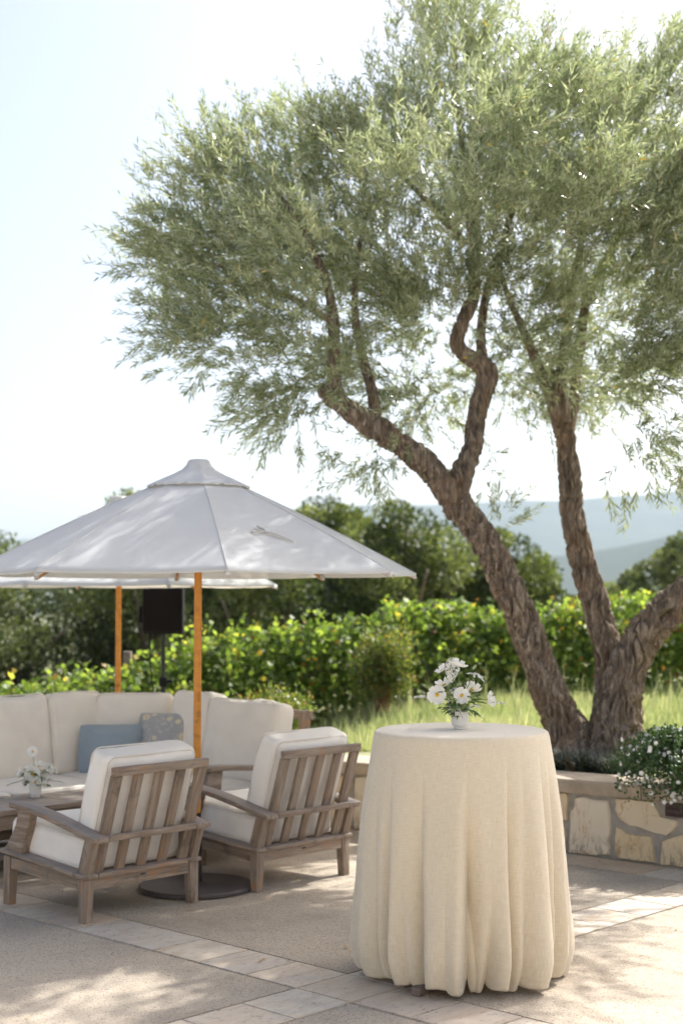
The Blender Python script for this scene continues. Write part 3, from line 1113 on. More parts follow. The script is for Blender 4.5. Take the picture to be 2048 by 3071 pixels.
LOBES= [(-1.095, 10.2, 4.009, 0.459, 0.8, 0.428, 1.25, 0.0),
 (-0.881, 10.2, 4.574, 0.428, 0.8, 0.336, 0.9, 0.0),
 (-0.959, 10.1, 3.491, 0.424, 0.7, 0.242, 1.25, 0.4),
 (-1.19, 10.2, 4.291, 0.275, 0.5, 0.398, 0.9, 0.0),
 (-0.424, 10.4, 4.503, 0.592, 1.1, 0.499, 1.0, 0.0),
 (-0.44, 10.1, 3.707, 0.575, 1.0, 0.424, 1.0, 0.2),
 (-0.045, 10.5, 4.919, 0.472, 1.0, 0.378, 1.0, 0.0),
 (0.212, 10.6, 4.263, 0.636, 1.3, 0.604, 1.0, 0.0),
 (0.476, 10.7, 5.114, 0.513, 1.1, 0.513, 1.0, 0.0),
 (0.846, 10.8, 5.717, 0.486, 1.0, 0.518, 1.0, 0.0),
 (1.015, 10.9, 4.807, 0.719, 1.4, 0.654, 1.0, 0.0),
 (0.641, 10.8, 3.783, 0.486, 1.2, 0.389, 0.8, 0.2),
 (1.518, 10.9, 5.449, 0.556, 1.1, 0.523, 1.0, 0.0),
 (1.741, 11.1, 4.591, 0.732, 1.4, 0.699, 1.0, 0.0),
 (2.202, 11.0, 5.381, 0.495, 1.0, 0.495, 1.0, 0.0),
 (2.259, 10.4, 4.087, 0.468, 1.1, 0.686, 1.0, 0.0),
 (2.378, 10.2, 4.605, 0.489, 1.1, 0.703, 1.0, 0.0),
 (2.193, 10.0, 3.229, 0.36, 0.8, 0.42, 0.9, 0.4),
 (1.512, 11.2, 3.861, 0.504, 1.0, 0.403, 0.8, 0.2),
 (1.548, 11.5, 3.359, 0.414, 0.8, 0.414, 0.85, 0.3),
 (0.484, 11.0, 3.152, 0.396, 0.8, 0.363, 0.8, 0.3),
 (-0.351, 10.2, 3.168, 0.398, 0.7, 0.245, 0.7, 0.6),
 (-0.443, 10.2, 2.951, 0.275, 0.5, 0.183, 0.4, 0.6),
 (0.177, 10.5, 2.671, 0.378, 0.5, 0.189, 0.4, 0.5),
 (2.075, 9.9, 2.733, 0.326, 0.6, 0.267, 0.5, 0.8),
 (-0.104, 10.1, 3.337, 0.333, 0.8, 0.273, 0.7, 0.3),
 (1.101, 10.9, 2.512, 0.163, 0.3, 0.163, 0.3, 0.5),
 (2.12, 11.4, 3.345, 0.308, 0.7, 0.41, 0.8, 0.4),
 (0.95, 11.4, 3.31, 0.41, 0.7, 0.444, 0.75, 0.3),
 (2.092, 11.4, 3.97, 0.444, 0.9, 0.478, 0.7, 0.2),
 (2.406, 9.8, 2.574, 0.353, 0.5, 0.235, 0.45, 0.9),
 (2.903, 9.9, 4.092, 0.653, 1.4, 0.772, 1.0, 0.0),
 (2.743, 9.7, 3.241, 0.523, 1.1, 0.523, 0.9, 0.3),
 (3.509, 9.9, 4.336, 0.772, 1.5, 0.831, 0.9, 0.0),
 (3.455, 9.8, 3.407, 0.646, 1.3, 0.588, 0.8, 0.2),
 (2.933, 10.5, 5.082, 0.63, 1.3, 0.504, 1.0, 0.0),
 (3.666, 10.3, 5.177, 0.679, 1.3, 0.556, 0.8, 0.0),
 (0.914, 10.8, 6.19, 0.356, 0.6, 0.259, 0.7, 0.0),
 (-0.703, 10.3, 4.921, 0.34, 0.6, 0.247, 0.5, 0.0),
 (-0.33, 10.4, 5.114, 0.281, 0.6, 0.218, 0.5, 0.0),
 (-0.694, 10.2, 4.165, 0.52, 1.0, 0.459, 0.8, 0.0),
 (-0.212, 10.9, 4.203, 0.556, 0.9, 0.49, 0.8, 0.0),
 (0.362, 10.3, 3.685, 0.401, 0.7, 0.401, 0.8, 0.2),
 (1.081, 10.3, 4.0, 0.463, 0.7, 0.463, 0.8, 0.1),
 (1.72, 10.6, 3.744, 0.413, 0.6, 0.413, 0.6, 0.2),
 (1.161, 10.4, 5.049, 0.499, 0.7, 0.437, 0.7, 0.0),
 (1.811, 10.5, 4.887, 0.535, 0.7, 0.472, 0.8, 0.0),
 (-0.69, 10.2, 3.261, 0.398, 0.6, 0.214, 0.45, 0.5),
 (1.972, 10.2, 4.417, 0.459, 0.7, 0.489, 0.7, 0.0),
 (2.279, 9.7, 3.626, 0.32, 0.7, 0.465, 0.8, 0.2),
 (2.402, 10.4, 5.373, 0.374, 0.8, 0.343, 0.8, 0.0),
 (0.115, 10.6, 3.485, 0.413, 0.7, 0.318, 0.6, 0.3),
 (0.582, 10.8, 6.055, 0.227, 0.5, 0.227, 0.4, 0.0),
 (1.606, 10.5, 3.468, 0.409, 0.5, 0.315, 0.7, 0.2),
 (1.905, 10.5, 3.18, 0.252, 0.4, 0.283, 0.6, 0.4),
 (1.317, 10.6, 3.42, 0.286, 0.4, 0.254, 0.55, 0.3),
 (0.916, 10.2, 4.04, 0.336, 0.4, 0.336, 0.6, 0.1),
 (2.004, 10.1, 3.522, 0.333, 0.5, 0.333, 0.7, 0.3),
 (-0.251, 9.9, 3.364, 0.326, 0.5, 0.237, 0.5, 0.3),
 (0.28, 9.6, 4.432, 0.489, 0.8, 0.374, 0.55, 0.0),
 (0.857, 9.5, 4.697, 0.513, 0.8, 0.427, 0.6, 0.0),
 (1.362, 9.4, 4.375, 0.507, 0.8, 0.423, 0.6, 0.0),
 (0.768, 9.5, 4.11, 0.456, 0.7, 0.342, 0.5, 0.1),
 (1.801, 9.3, 4.403, 0.446, 0.8, 0.418, 0.55, 0.0),
 (-0.242, 9.5, 3.994, 0.427, 0.7, 0.313, 0.5, 0.1),
 (1.306, 9.8, 5.281, 0.441, 0.8, 0.353, 0.6, 0.0),
 (1.766, 9.7, 5.123, 0.407, 0.7, 0.349, 0.5, 0.0),
 (3.549, 9.2, 4.516, 0.717, 1.2, 0.607, 0.9, 0.0),
 (2.909, 9.0, 3.705, 0.54, 0.9, 0.54, 0.7, 0.1),
 (3.72, 9.6, 5.387, 0.748, 1.3, 0.576, 0.8, 0.0),
 (3.1, 8.8, 4.7, 0.9, 0.8, 0.7, 0.9, 0),
 (3.7, 9.4, 5.5, 0.9, 0.8, 0.6, 0.8, 0)]
SHOOTS= [(-0.986, 10.3, 4.889, -1.233, 10.3, 5.257),
 (-0.813, 10.3, 4.921, -0.877, 10.3, 5.225),
 (-0.688, 10.3, 4.953, -0.698, 10.3, 5.193),
 (-0.425, 10.4, 5.017, -0.546, 10.4, 5.162),
 (-0.187, 10.4, 5.082, -0.337, 10.4, 5.389),
 (0.051, 10.5, 5.18, 0.019, 10.5, 5.441),
 (0.285, 10.6, 5.444, 0.208, 10.6, 5.725),
 (0.347, 10.7, 5.646, 0.328, 10.7, 6.098),
 (0.4, 10.8, 5.852, 0.483, 10.8, 6.156),
 (0.665, 10.8, 6.055, 0.716, 10.8, 6.394),
 (-1.391, 10.1, 3.986, -1.657, 10.1, 3.918),
 (-1.407, 10.1, 4.11, -1.582, 10.1, 4.178),
 (-1.301, 10.2, 4.605, -1.426, 10.2, 4.757),
 (-1.361, 10.2, 4.417, -1.507, 10.2, 4.461),
 (-1.224, 10.2, 4.763, -1.343, 10.2, 4.889),
 (-1.345, 10.0, 3.687, -1.466, 10.0, 3.718),
 (-1.328, 10.0, 3.473, -1.449, 10.0, 3.458),
 (-1.251, 10.0, 3.29, -1.387, 10.0, 3.266),
 (-1.008, 10.0, 3.169, -1.083, 10.0, 3.062),
 (-0.682, 10.1, 2.938, -0.919, 10.1, 2.81),
 (-0.637, 10.1, 3.0, -0.819, 10.1, 2.984),
 (-0.473, 10.2, 2.796, -0.528, 10.2, 2.611),
 (-0.289, 10.2, 2.735, -0.288, 10.2, 2.565),
 (-0.074, 10.3, 2.683, -0.152, 10.3, 2.527),
 (0.206, 10.4, 2.567, 0.169, 10.4, 2.379),
 (0.303, 10.5, 2.481, 0.277, 10.5, 2.275),
 (1.197, 10.6, 2.265, 1.373, 10.6, 2.425),
 (1.165, 10.6, 2.217, 1.102, 10.6, 2.457),
 (1.212, 10.6, 2.201, 1.404, 10.6, 2.281),
 (1.804, 9.9, 2.434, 1.854, 9.9, 2.166),
 (1.952, 9.9, 2.404, 1.89, 9.9, 2.181),
 (2.132, 9.9, 2.464, 2.248, 9.9, 2.285),
 (2.272, 9.8, 2.485, 2.29, 9.8, 2.264),
 (1.388, 10.9, 5.959, 1.324, 10.9, 6.266),
 (1.588, 10.9, 5.891, 1.607, 10.9, 6.164),
 (1.837, 11.0, 5.827, 1.89, 11.0, 6.084),
 (2.072, 11.0, 5.792, 2.142, 11.0, 5.981),
 (2.307, 11.0, 5.689, 2.376, 11.0, 5.878),
 (2.419, 10.6, 5.708, 2.519, 10.6, 5.924),
 (2.361, 10.8, 5.414, 2.431, 10.8, 5.684),
 (1.111, 10.8, 5.987, 1.08, 10.8, 6.326),
 (-1.098, 10.2, 4.479, -1.26, 10.2, 4.605),
 (-0.552, 10.4, 4.953, -0.615, 10.4, 5.098),
 (-0.077, 10.5, 5.147, -0.125, 10.5, 5.327)]



def bark_disp(seed, amp, holes=()):
    def f(c, d, s, r):
        p = c + d * r
        k = min(1, r / 0.08)
        w_ = noise.noise_vector(Vector((p.x * 5, p.y * 5, s * 5 + seed))) * 0.05
        q = Vector(((p.x + w_.x) * 18 + seed, (p.y + w_.y) * 18, (s + w_.z) * 4.6))
        n1 = abs(noise.noise(q))
        n2 = abs(noise.noise(q * 2.1 + Vector((7, 3, 1))))
        n3 = noise.noise(q * 4.3)
        crack = max(0.0, 1 - n1 * 4.2) * 1.0 + max(0.0, 1 - n2 * 3.6) * 0.45
        b = noise.noise(Vector((p.x * 4, p.y * 4, p.z * 2.6 + seed)))
        b2 = noise.noise(Vector((p.x * 9 + 3, p.y * 9, s * 5.0 + seed)))
        v = -amp * k * min(1.2, crack) + 0.0035 * k * n3 + b * r * 0.15 + b2 * r * 0.08 + amp * k * 0.25
        for hc, hr, hd in holes:
            t = (p - Vector(hc)).length / hr
            if t < 1.6:
                v += -hd * max(0, 1 - t) ** 0.7 + (0.014 * math.exp(-((t - 1.1) / 0.25) ** 2))
        return v
    return f


def build_olive():
    rng = np.random.default_rng(5)
    root = empty('olive_tree', (1.95, 10.8, 0.40))
    tag(root, 'large multi-stemmed olive tree behind the planter wall, gnarled leaning trunks', 'tree')
    inv = Matrix.Translation(-root.location)
    holes = [((2.33, 10.42, 1.50), 0.075, 0.10), ((2.13, 10.5, 0.70), 0.06, 0.09), ((2.10, 10.5, 0.93), 0.055, 0.08), ((2.02, 10.48, 1.13), 0.04, 0.05), ((1.85, 10.52, .72), .06, .05)]
    for i, pts in enumerate(TRUNKS):
        v, f = tube_data(pts, 120, 0.012, disp=bark_disp(i * 3.3, 0.034, holes if i == 2 else ()))
        # flare the foot
        mk('trunk', [tuple(inv @ Vector(q)) for q in v], f, MAT['bark'], root, True, 80)
    for i, pts in enumerate(BRANCHES):
        big = pts[0][3] > 0.08
        v, f = tube_data(pts, 90 if big else 20, 0.013 if big else 0.03, disp=bark_disp(i * 1.7 + 9, 0.028 if big else 0.006))
        mk('branch', [tuple(inv @ Vector(q)) for q in v], f, MAT['bark'] if pts[0][3] > 0.04 else MAT['bark_young'], root, True, 80)
    # root flare lumps joining the stems
    for (x, y, z, r, lean) in ((1.86, 10.62, 0.40, 0.20, (0.1, -0.05)), (1.70, 10.66, 0.40, 0.19, (0.0, -0.02)), (2.10, 10.6, 0.38, 0.2, (-.05, 0))):
        v, f = tube_data([(x, y, z, r), (x + lean[0] * .5, y + .03, z + 0.12, r * 0.85), (x + lean[0], y + .08, z + 0.26, r * 0.45), (x + lean[0], y + .12, z + 0.36, r * 0.12)], 40, 0.02, disp=bark_disp(x * 7, 0.014))
        mk('root_flare', [tuple(inv @ Vector(q)) for q in v], f, MAT['bark'], root, True, 80)

    # twigs that carry the sprigs, grown from the lobes
    Cs = []
    cen = np.array([1.0, 10.7, 3.6])
    for (x, y, z, rx, ry, rz, w, dr) in LOBES:
        n = int(DENS * w * (rx * rz + rx * ry + ry * rz) / 3)
        b, d, r = in_ball(rng, n, 0.42)
        P = np.array([x, y, z]) + b * np.array([rx, ry, rz])
        # clumping: pull sprigs towards clump centres
        nc = max(3, n // 30)
        cb, _, _ = in_ball(rng, nc, 0.40)
        cc = np.array([x, y, z]) + cb * np.array([rx, ry, rz])
        pick = rng.integers(0, nc, n)
        P = P * 0.45 + cc[pick] * 0.55 + rng.normal(0, .05, (n, 3))
        out = P - cen
        out[:, 2] *= 0.7
        loc = P - np.array([x, y, z])
        Dr = unit(out) * 0.9 + unit(loc) * 0.7 + rng.normal(0, 0.42, (n, 3))
        Dr[:, 2] += 0.75 * (1 - dr) - 0.15 * dr
        Ls = rng.uniform(0.10, 0.34, n)
        droop = np.clip(rng.normal(0.08 + 0.18 * dr, 0.10, n), 0, 1.0)
        Ls *= 1 - .3 * min(1, dr)
        tb = np.clip(rng.normal(0.42, 0.13, n) + rng.normal(0, .16, nc)[pick], 0.06, 0.93)
        Cs.append(sprig_leaves(rng, P, Dr, Ls, 20, 0.068, 0.0108, 0.60, droop, tb, 0.10, 0.0, 0.0045))
        # looser, longer sprays that break the outline
        m = max(2, n // 14)
        dd = unit(rng.normal(0, 1, (m, 3)) + np.array([0, 0, .35 - .7 * dr]))
        P2 = np.array([x, y, z]) + dd * np.array([rx, ry, rz]) * rng.uniform(.8, 1.0, (m, 1))
        D2 = dd + unit(P2 - cen) * .6 + rng.normal(0, .3, (m, 3)) + np.array([0, 0, .5 * (1 - dr)])
        Cs.append(sprig_leaves(rng, P2, D2, rng.uniform(.24, .44, m) * (1 - .3 * min(1, dr)), 22, 0.070, 0.0108, 0.58, np.clip(rng.normal(.1 + .15 * dr, .08, m), 0, 1), np.clip(rng.normal(.5, .15, m), .1, .93), 0.08, 0.0, 0.005))
    # long shoots that stick out of the outline, each with two or three neighbours
    B0, D0 = [], []
    for sh in SHOOTS:
        a, b = np.array(sh[:3]), np.array(sh[3:])
        for k in range(3):
            o = rng.normal(0, .05, 3) if k else np.zeros(3)
            B0.append(a + o); D0.append((b - a) * (1 if k == 0 else rng.uniform(.55, .85)) + rng.normal(0, .03, 3))
    B0, D0 = np.array(B0), np.array(D0)
    nS = len(B0)
    Cs.append(sprig_leaves(rng, B0, D0, np.linalg.norm(D0, axis=1), 17, 0.080, 0.0125, 0.6, np.full(nS, .04), np.clip(rng.normal(.45, .12, nS), .1, .9), 0.08, 0.0, 0.006))
    arr = [np.concatenate(a) for a in zip(*Cs)]
    me = leaf_mesh('crown', arr[0] - np.array(root.location), arr[1], arr[2], arr[3], arr[4], arr[5], MAT['olive'], 0.45)
    o = bpy.data.objects.new('crown', me)
    link(o, root)
    print('olive leaves', len(arr[0]))


DENS = 700
MAT['bark_young'] = plain('olive_young_bark', (0.20, 0.155, 0.11), 0.85, bumpy=(40, 0.5, 0.006), var=0.35, nscale=14)
build_olive()


# ------------------------------------------------------------------ background trees, vines, shrubs, grass
def blob_tree(name, label, x, y, h, w, seed, mat, n_clump=34, leaves=15000, leaf=0.10, base=None, group='trees beyond the vineyard', shape=0.5):
    rng = np.random.default_rng(seed)
    zb = ground_z(x, y) if base is None else base
    root = empty(name, (x, y, zb))
    tag(root, label, 'tree', group)
    # trunk with a few limbs
    segs = [tube_data([(0, 0, -0.1, 0.16), (0.05, 0, h * 0.25, 0.13), (0, 0.05, h * 0.5, 0.08), (0.02, 0, h * 0.8, 0.03)], 10, 0.2)]
    for k in range(5):
        a = k * 1.3 + seed
        segs.append(tube_data([(0, 0, h * 0.18, 0.07), (math.cos(a) * w * 0.18, math.sin(a) * w * 0.18, h * 0.36, 0.05), (math.cos(a) * w * 0.34, math.sin(a) * w * 0.34, h * 0.55, 0.02)], 8, 0.2))
    mk('trunk', *merge(segs), MAT['bark'], root, True)
    # clumps
    b, d, r = in_ball(rng, n_clump, 0.38)
    cz = h * 0.52
    CC = b * np.array([w / 2 * 0.82, w / 2 * 0.7, h * 0.45]) + np.array([0, 0, cz])
    CC[:, 0] *= 1.0 - 0.25 * np.clip((CC[:, 2] - cz) / (h * shape), 0, 1)
    R = rng.uniform(0.12, 0.24, n_clump) * min(w, h) * 0.72
    per = leaves // n_clump
    A = []
    for c, rr in zip(CC, R):
        q, dd, r2 = in_ball(rng, per, 0.28)
        P = c + q * rr * np.array([1.1, 1.0, 0.85])
        P[:, 2] = np.maximum(P[:, 2], 0.05)
        Dv = unit(dd * 0.8 + rng.normal(0, 0.6, (per, 3)) + np.array([0, 0, 0.35]))
        tb = np.clip(rng.normal(rng.choice([.15, .4, .65, .88]), 0.16, per), 0.02, 0.98)
        A.append((P, Dv, rng.normal(0, 1, (per, 3)) + np.array([0, 0, .8]), leaf * rng.uniform(0.7, 1.3, per), leaf * 0.62 * rng.uniform(0.7, 1.2, per), tb))
    arr = [np.concatenate(a) for a in zip(*A)]
    link(bpy.data.objects.new('crown', leaf_mesh('crown', *arr, mat, 0.5)), root)
    return root


TREES = [
    ('evergreen_tree', 'dark evergreen oak at the left edge below the umbrellas', -6.0, 24.0, 4.1, 4.4, 1, 'oak', 46, 26000),
    ('evergreen_tree', 'dark evergreen oak directly behind the black loudspeaker', -3.3, 25.5, 4.25, 3.6, 2, 'oak', 40, 22000),
    ('evergreen_tree', 'lighter evergreen tree right of the front umbrella pole', -1.5, 24.0, 3.25, 2.9, 3, 'mid_oak', 40, 22000),
    ('evergreen_tree', 'tall evergreen tree behind the right side of the front umbrella', -0.3, 26.5, 3.5, 2.8, 4, 'mid_oak', 40, 22000),
    ('evergreen_tree', 'broad evergreen tree seen left of the leaning olive trunk', 1.1, 25.0, 3.25, 3.2, 5, 'mid_oak', 46, 26000),
    ('evergreen_tree', 'evergreen tree half hidden behind the leaning olive trunk', 2.75, 26.0, 2.6, 2.6, 6, 'mid_oak', 34, 18000),
    ('pale_tree', 'low pale grey-green tree between the olive trunks', 4.4, 30.0, 2.15, 3.2, 7, 'pale_oak', 28, 14000),
    ('pale_tree', 'low pale shrub-like tree right of the middle olive trunk', 6.2, 32.0, 1.95, 2.8, 8, 'pale_oak', 26, 13000),
    ('pale_tree', 'taller grey-green tree at the right edge above the olive limb', 6.25, 27.0, 2.6, 2.4, 9, 'pale_oak', 30, 15000),
    ('evergreen_tree', 'dense dark evergreen filling the gap behind the left trees', -4.6, 29.0, 4.3, 5.4, 12, 'oak', 40, 20000),
    ('evergreen_tree', 'dense dark evergreen filling the gap behind the middle trees', 0.2, 29.0, 3.5, 6.4, 13, 'oak', 56, 30000),
]
MAT['mid_oak'] = leaf_mat('mid_oak_leaf', [(0.0, (0.035, 0.05, 0.016)), (0.45, (0.105, 0.135, 0.042)), (1.0, (0.30, 0.33, 0.12))], 0.34, 0.45)
for nm, lab, x, y, h, w, sd, mt, nc, nl in TREES:
    blob_tree(nm, lab, x, y, h, w, sd, MAT[mt], nc, nl, 0.085)


def build_vines():
    rng = np.random.default_rng(31)
    root = empty('grapevine_row', (0.8, 16.7, vine_z(0.8)))
    tag(root, 'sunlit row of green and yellowing grapevines behind the grass', 'grapevines')
    o0 = np.array(root.location)
    # row centre line and height of the leaf wall along it
    px = np.array([-6.0, -3.3, -2.1, -1.3, -0.1, 0.87, 1.9, 3.0, 4.4, 7.5])
    py = np.array([13.4, 14.2, 14.8, 15.2, 15.9, 16.2, 16.5, 16.9, 17.3, 18.2])
    pt = np.array([0.55, 0.72, 0.90, 1.24, 1.32, 1.50, 1.44, 1.60, 1.50, 1.5])
    A = []
    x = -6.0
    while x < 7.5:
        # one shoot cluster
        y = np.interp(x, px, py) + rng.normal(0, .12)
        zt = np.interp(x, px, pt) + rng.normal(0, .05) + .16 * noise.noise(Vector((x * 1.3, 2.2, 0)))
        zb = vine_z(x) + 0.06
        n = 230
        u = rng.random(n)
        P = np.stack([x + rng.normal(0, .11, n), y + rng.normal(0, .20, n) * (1 - 0.3 * u), zb + (zt - zb) * u ** 0.85], 1)
        Dv = unit(np.stack([rng.normal(0, .7, n), rng.normal(-.25, .6, n), rng.normal(-0.25, .5, n)], 1))
        Nm = np.stack([rng.normal(0, .6, n), rng.normal(-.5, .6, n), rng.normal(.7, .5, n)], 1)
        tb = np.clip(rng.normal(0.45, .2, n), 0, .86) + (rng.random(n) < 0.11 * (1.5 - u)) * rng.uniform(.1, .5, n)
        tb = np.clip(tb, 0, 1)
        A.append((P, Dv, Nm, rng.uniform(.05, .10, n), rng.uniform(.05, .09, n), tb))
        x += 0.085
    # young shoots standing out of the top and the face of the row
    m = 420
    sx = rng.uniform(-6, 7.4, m)
    up_ = rng.random(m) < .6
    sy = np.interp(sx, px, py) + rng.normal(-.12, .14, m)
    st_ = np.interp(sx, px, pt); sb_ = np.array([vine_z(float(q)) for q in sx])
    sz = np.where(up_, st_ - .12, sb_ + .2 + (st_ - sb_ - .3) * rng.random(m))
    sd = np.stack([rng.normal(0, .45, m), np.where(up_, rng.normal(0, .3, m), -.8), np.where(up_, 1.0, rng.normal(.1, .4, m))], 1)
    sl = sprig_leaves(rng, np.stack([sx, sy, sz], 1), sd, rng.uniform(.16, .42, m), 8, .075, .066, 1.0, np.full(m, .12), np.clip(rng.normal(.7, .15, m), .2, .95), .1, .5, .007)
    A.append(sl)
    arr = [np.concatenate(a) for a in zip(*A)]
    me = leaf_mesh('foliage', arr[0] - o0, *arr[1:], MAT['vine'], 0.45, 0.12)
    link(bpy.data.objects.new('foliage', me), root)
    for i, x in enumerate(np.arange(-5.5, 7.4, 1.25)):
        y = float(np.interp(x, px, py)); z = vine_z(x)
        v, f = tube_data([(x, y, z - .1, .05), (x + .05, y + .02, z + .3, .04), (x - .03, y, z + .6, .035), (x + .3, y, z + .72, .02)], 10, .06)
        mk('vine_trunk', [tuple(np.array(q) - o0) for q in v], f, MAT['bark'], root, True)
    for x in (-2.17, 1.0, 4.6):
        y = float(np.interp(x, px, py)) + .05; z = vine_z(x)
        board('post', root, Vector((x, y, z - .1)) - Vector(o0), Vector((x, y, z + 1.32 if x < 0 else z + 1.15)) - Vector(o0), .08, .08, MAT['teak'], up=(0, 1, 0))


build_vines()


def shrub(name, label, x, y, w, h, seed, n=5000, leaf=0.05, mat='shrub', bare=True, flowers=0):
    rng = np.random.default_rng(seed)
    z = ground_z(x, y)
    root = empty(name, (x, y, z))
    tag(root, label, 'shrub')
    nst = 22
    segs, A = [], []
    for k in range(nst):
        a = rng.uniform(0, 6.28); rr = rng.uniform(.15, .5) * w
        top = (math.cos(a) * rr, math.sin(a) * rr, h * rng.uniform(.55, .95))
        mid = (math.cos(a) * rr * .4, math.sin(a) * rr * .4, top[2] * .55)
        segs.append(tube_data([(0.02 * math.cos(a), .02 * math.sin(a), -.05, .012), (*mid, .008), (*top, .004)], 6, .08))
        m = n // nst
        q, dd, r2 = in_ball(rng, m, 0.4)
        P = np.array(top) * rng.uniform(.55, 1.02, (m, 1)) + q * w * 0.2
        P[:, 2] = np.maximum(P[:, 2], h * .12)
        A.append((P, unit(dd + rng.normal(0, .6, (m, 3)) + np.array([0, 0, .3])), rng.normal(0, 1, (m, 3)) + np.array([0, 0, .8]), leaf * rng.uniform(.6, 1.3, m), leaf * .55 * rng.uniform(.7, 1.2, m), np.clip(rng.normal(.5, .25, m), 0, 1)))
    mk('stems', *merge(segs), MAT['dry_stem'], root, True)
    arr = [np.concatenate(a) for a in zip(*A)]
    link(bpy.data.objects.new('foliage', leaf_mesh('foliage', *arr, MAT[mat], .5)), root)


MAT['dry_stem'] = plain('dry_stem', (0.26, 0.12, 0.06), 0.8)
shrub('flowering_shrub', 'light yellow-green shrub with reddish stems left of the table flowers', 0.42, 15.2, 0.72, 1.0, 41, 5200, 0.05)
shrub('flowering_shrub', 'yellowing shrub just above the right end of the sofa', -1.62, 14.2, 0.85, 0.85, 42, 4200, 0.05)
shrub('flowering_shrub', 'small leafy shrub behind the wooden end of the sofa back', -0.55, 12.6, 0.62, 0.55, 43, 3000, 0.045)
shrub('flowering_shrub', 'pale flowering shrub between the two umbrella poles', -2.75, 14.2, 0.95, 0.95, 44, 4200, 0.055)


def build_grass():
    rng = np.random.default_rng(77)
    n = 110000
    x = rng.uniform(-2.2, 6.2, n); u = rng.random(n)
    yw = np.interp(x, _gx, _gs)
    y = yw + 0.75 + (np.interp(x, [-3, 0, 3, 7], [14.8, 16.2, 17.3, 18.6]) - yw - 0.75) * u
    keep = ~((np.abs(x - 1.9) < 1.0) & (y < 11.5)) & ~((x < .3) & (y < 12.0))
    x, y = x[keep], y[keep]
    n = len(x)
    z = np.array([ground_z(float(a), float(b)) for a, b in zip(x, y)])
    pn = np.array([noise.noise(Vector((float(a) * .8, float(b) * .8, 4.0))) for a, b in zip(x, y)])
    far = np.clip((y - 12.5) / 3.5, 0, 1)
    L = (0.07 + 0.07 * far + 0.09 * np.clip(pn, 0, 1)) * rng.uniform(.5, 1.6, n) * np.where(rng.random(n) < .035, 2.3, 1.0)
    Dv = np.stack([rng.normal(0, .35, n), rng.normal(0, .35, n), np.ones(n)], 1)
    me = leaf_mesh('grass', np.stack([x, y, z - .01], 1), Dv, rng.normal(0, 1, (n, 3)) * np.array([1, 1, .1]), L, rng.uniform(.006, .014, n), np.clip(rng.normal(.55 + .45 * pn, .22, n), 0, 1), MAT['grass'], .35)
    o = link(bpy.data.objects.new('grass', me))
    tag(o, 'bright green and straw-coloured grass between wall and vines', 'grass', kind='stuff')


build_grass()


def strappy(name, label, x, y, seed, n=130, L=0.26):
    rng = np.random.default_rng(seed)
    z = ground_z(x, y)
    root = empty(name, (x, y, z))
    tag(root, label, 'plant')
    A = []
    a = rng.uniform(0, 6.28, n); lean = rng.uniform(.25, 1.1, n)
    dirs = np.stack([np.cos(a) * lean, np.sin(a) * lean, np.ones(n)], 1)
    P = np.stack([rng.normal(0, .04, n), rng.normal(0, .04, n), np.zeros(n) - .01], 1)
    ln = L * rng.uniform(.7, 1.3, n)
    d1 = unit(dirs)
    tb = np.clip(rng.normal(.5, .25, n), 0, 1)
    nm = np.cross(d1, np.stack([-np.sin(a), np.cos(a), np.zeros(n)], 1))
    A.append((P, d1, nm, ln * .6, np.full(n, .013), tb))
    P2 = P + d1 * (ln * .35)[:, None]
    d2 = unit(d1 + np.stack([np.cos(a) * .8, np.sin(a) * .8, -.5 * np.ones(n)], 1))
    A.append((P2, d2, nm, ln * .6, np.full(n, .013), tb))
    arr = [np.concatenate(q) for q in zip(*A)]
    link(bpy.data.objects.new('leaves', leaf_mesh('leaves', *arr, MAT['strappy'], .4)), root)


for k, (x, y, lab) in enumerate([(1.50, 10.16, 'dark strappy tuft on the wall bed nearest the table edge'), (1.66, 10.05, 'dark strappy tuft at the foot of the left olive trunk'), (1.84, 9.95, 'dark strappy tuft below the notch between the olive trunks'), (1.62, 10.32, 'dark strappy tuft close against the left olive trunk'), (1.97, 9.98, 'dark strappy tuft beside the white-flowered pot'), (1.82, 10.2, 'dark strappy tuft at the root flare between the trunks'), (0.55, 10.9, 'dark strappy tuft left of the table on the wall bed')]):
    strappy('strappy_plant', lab, x, y, 60 + k)

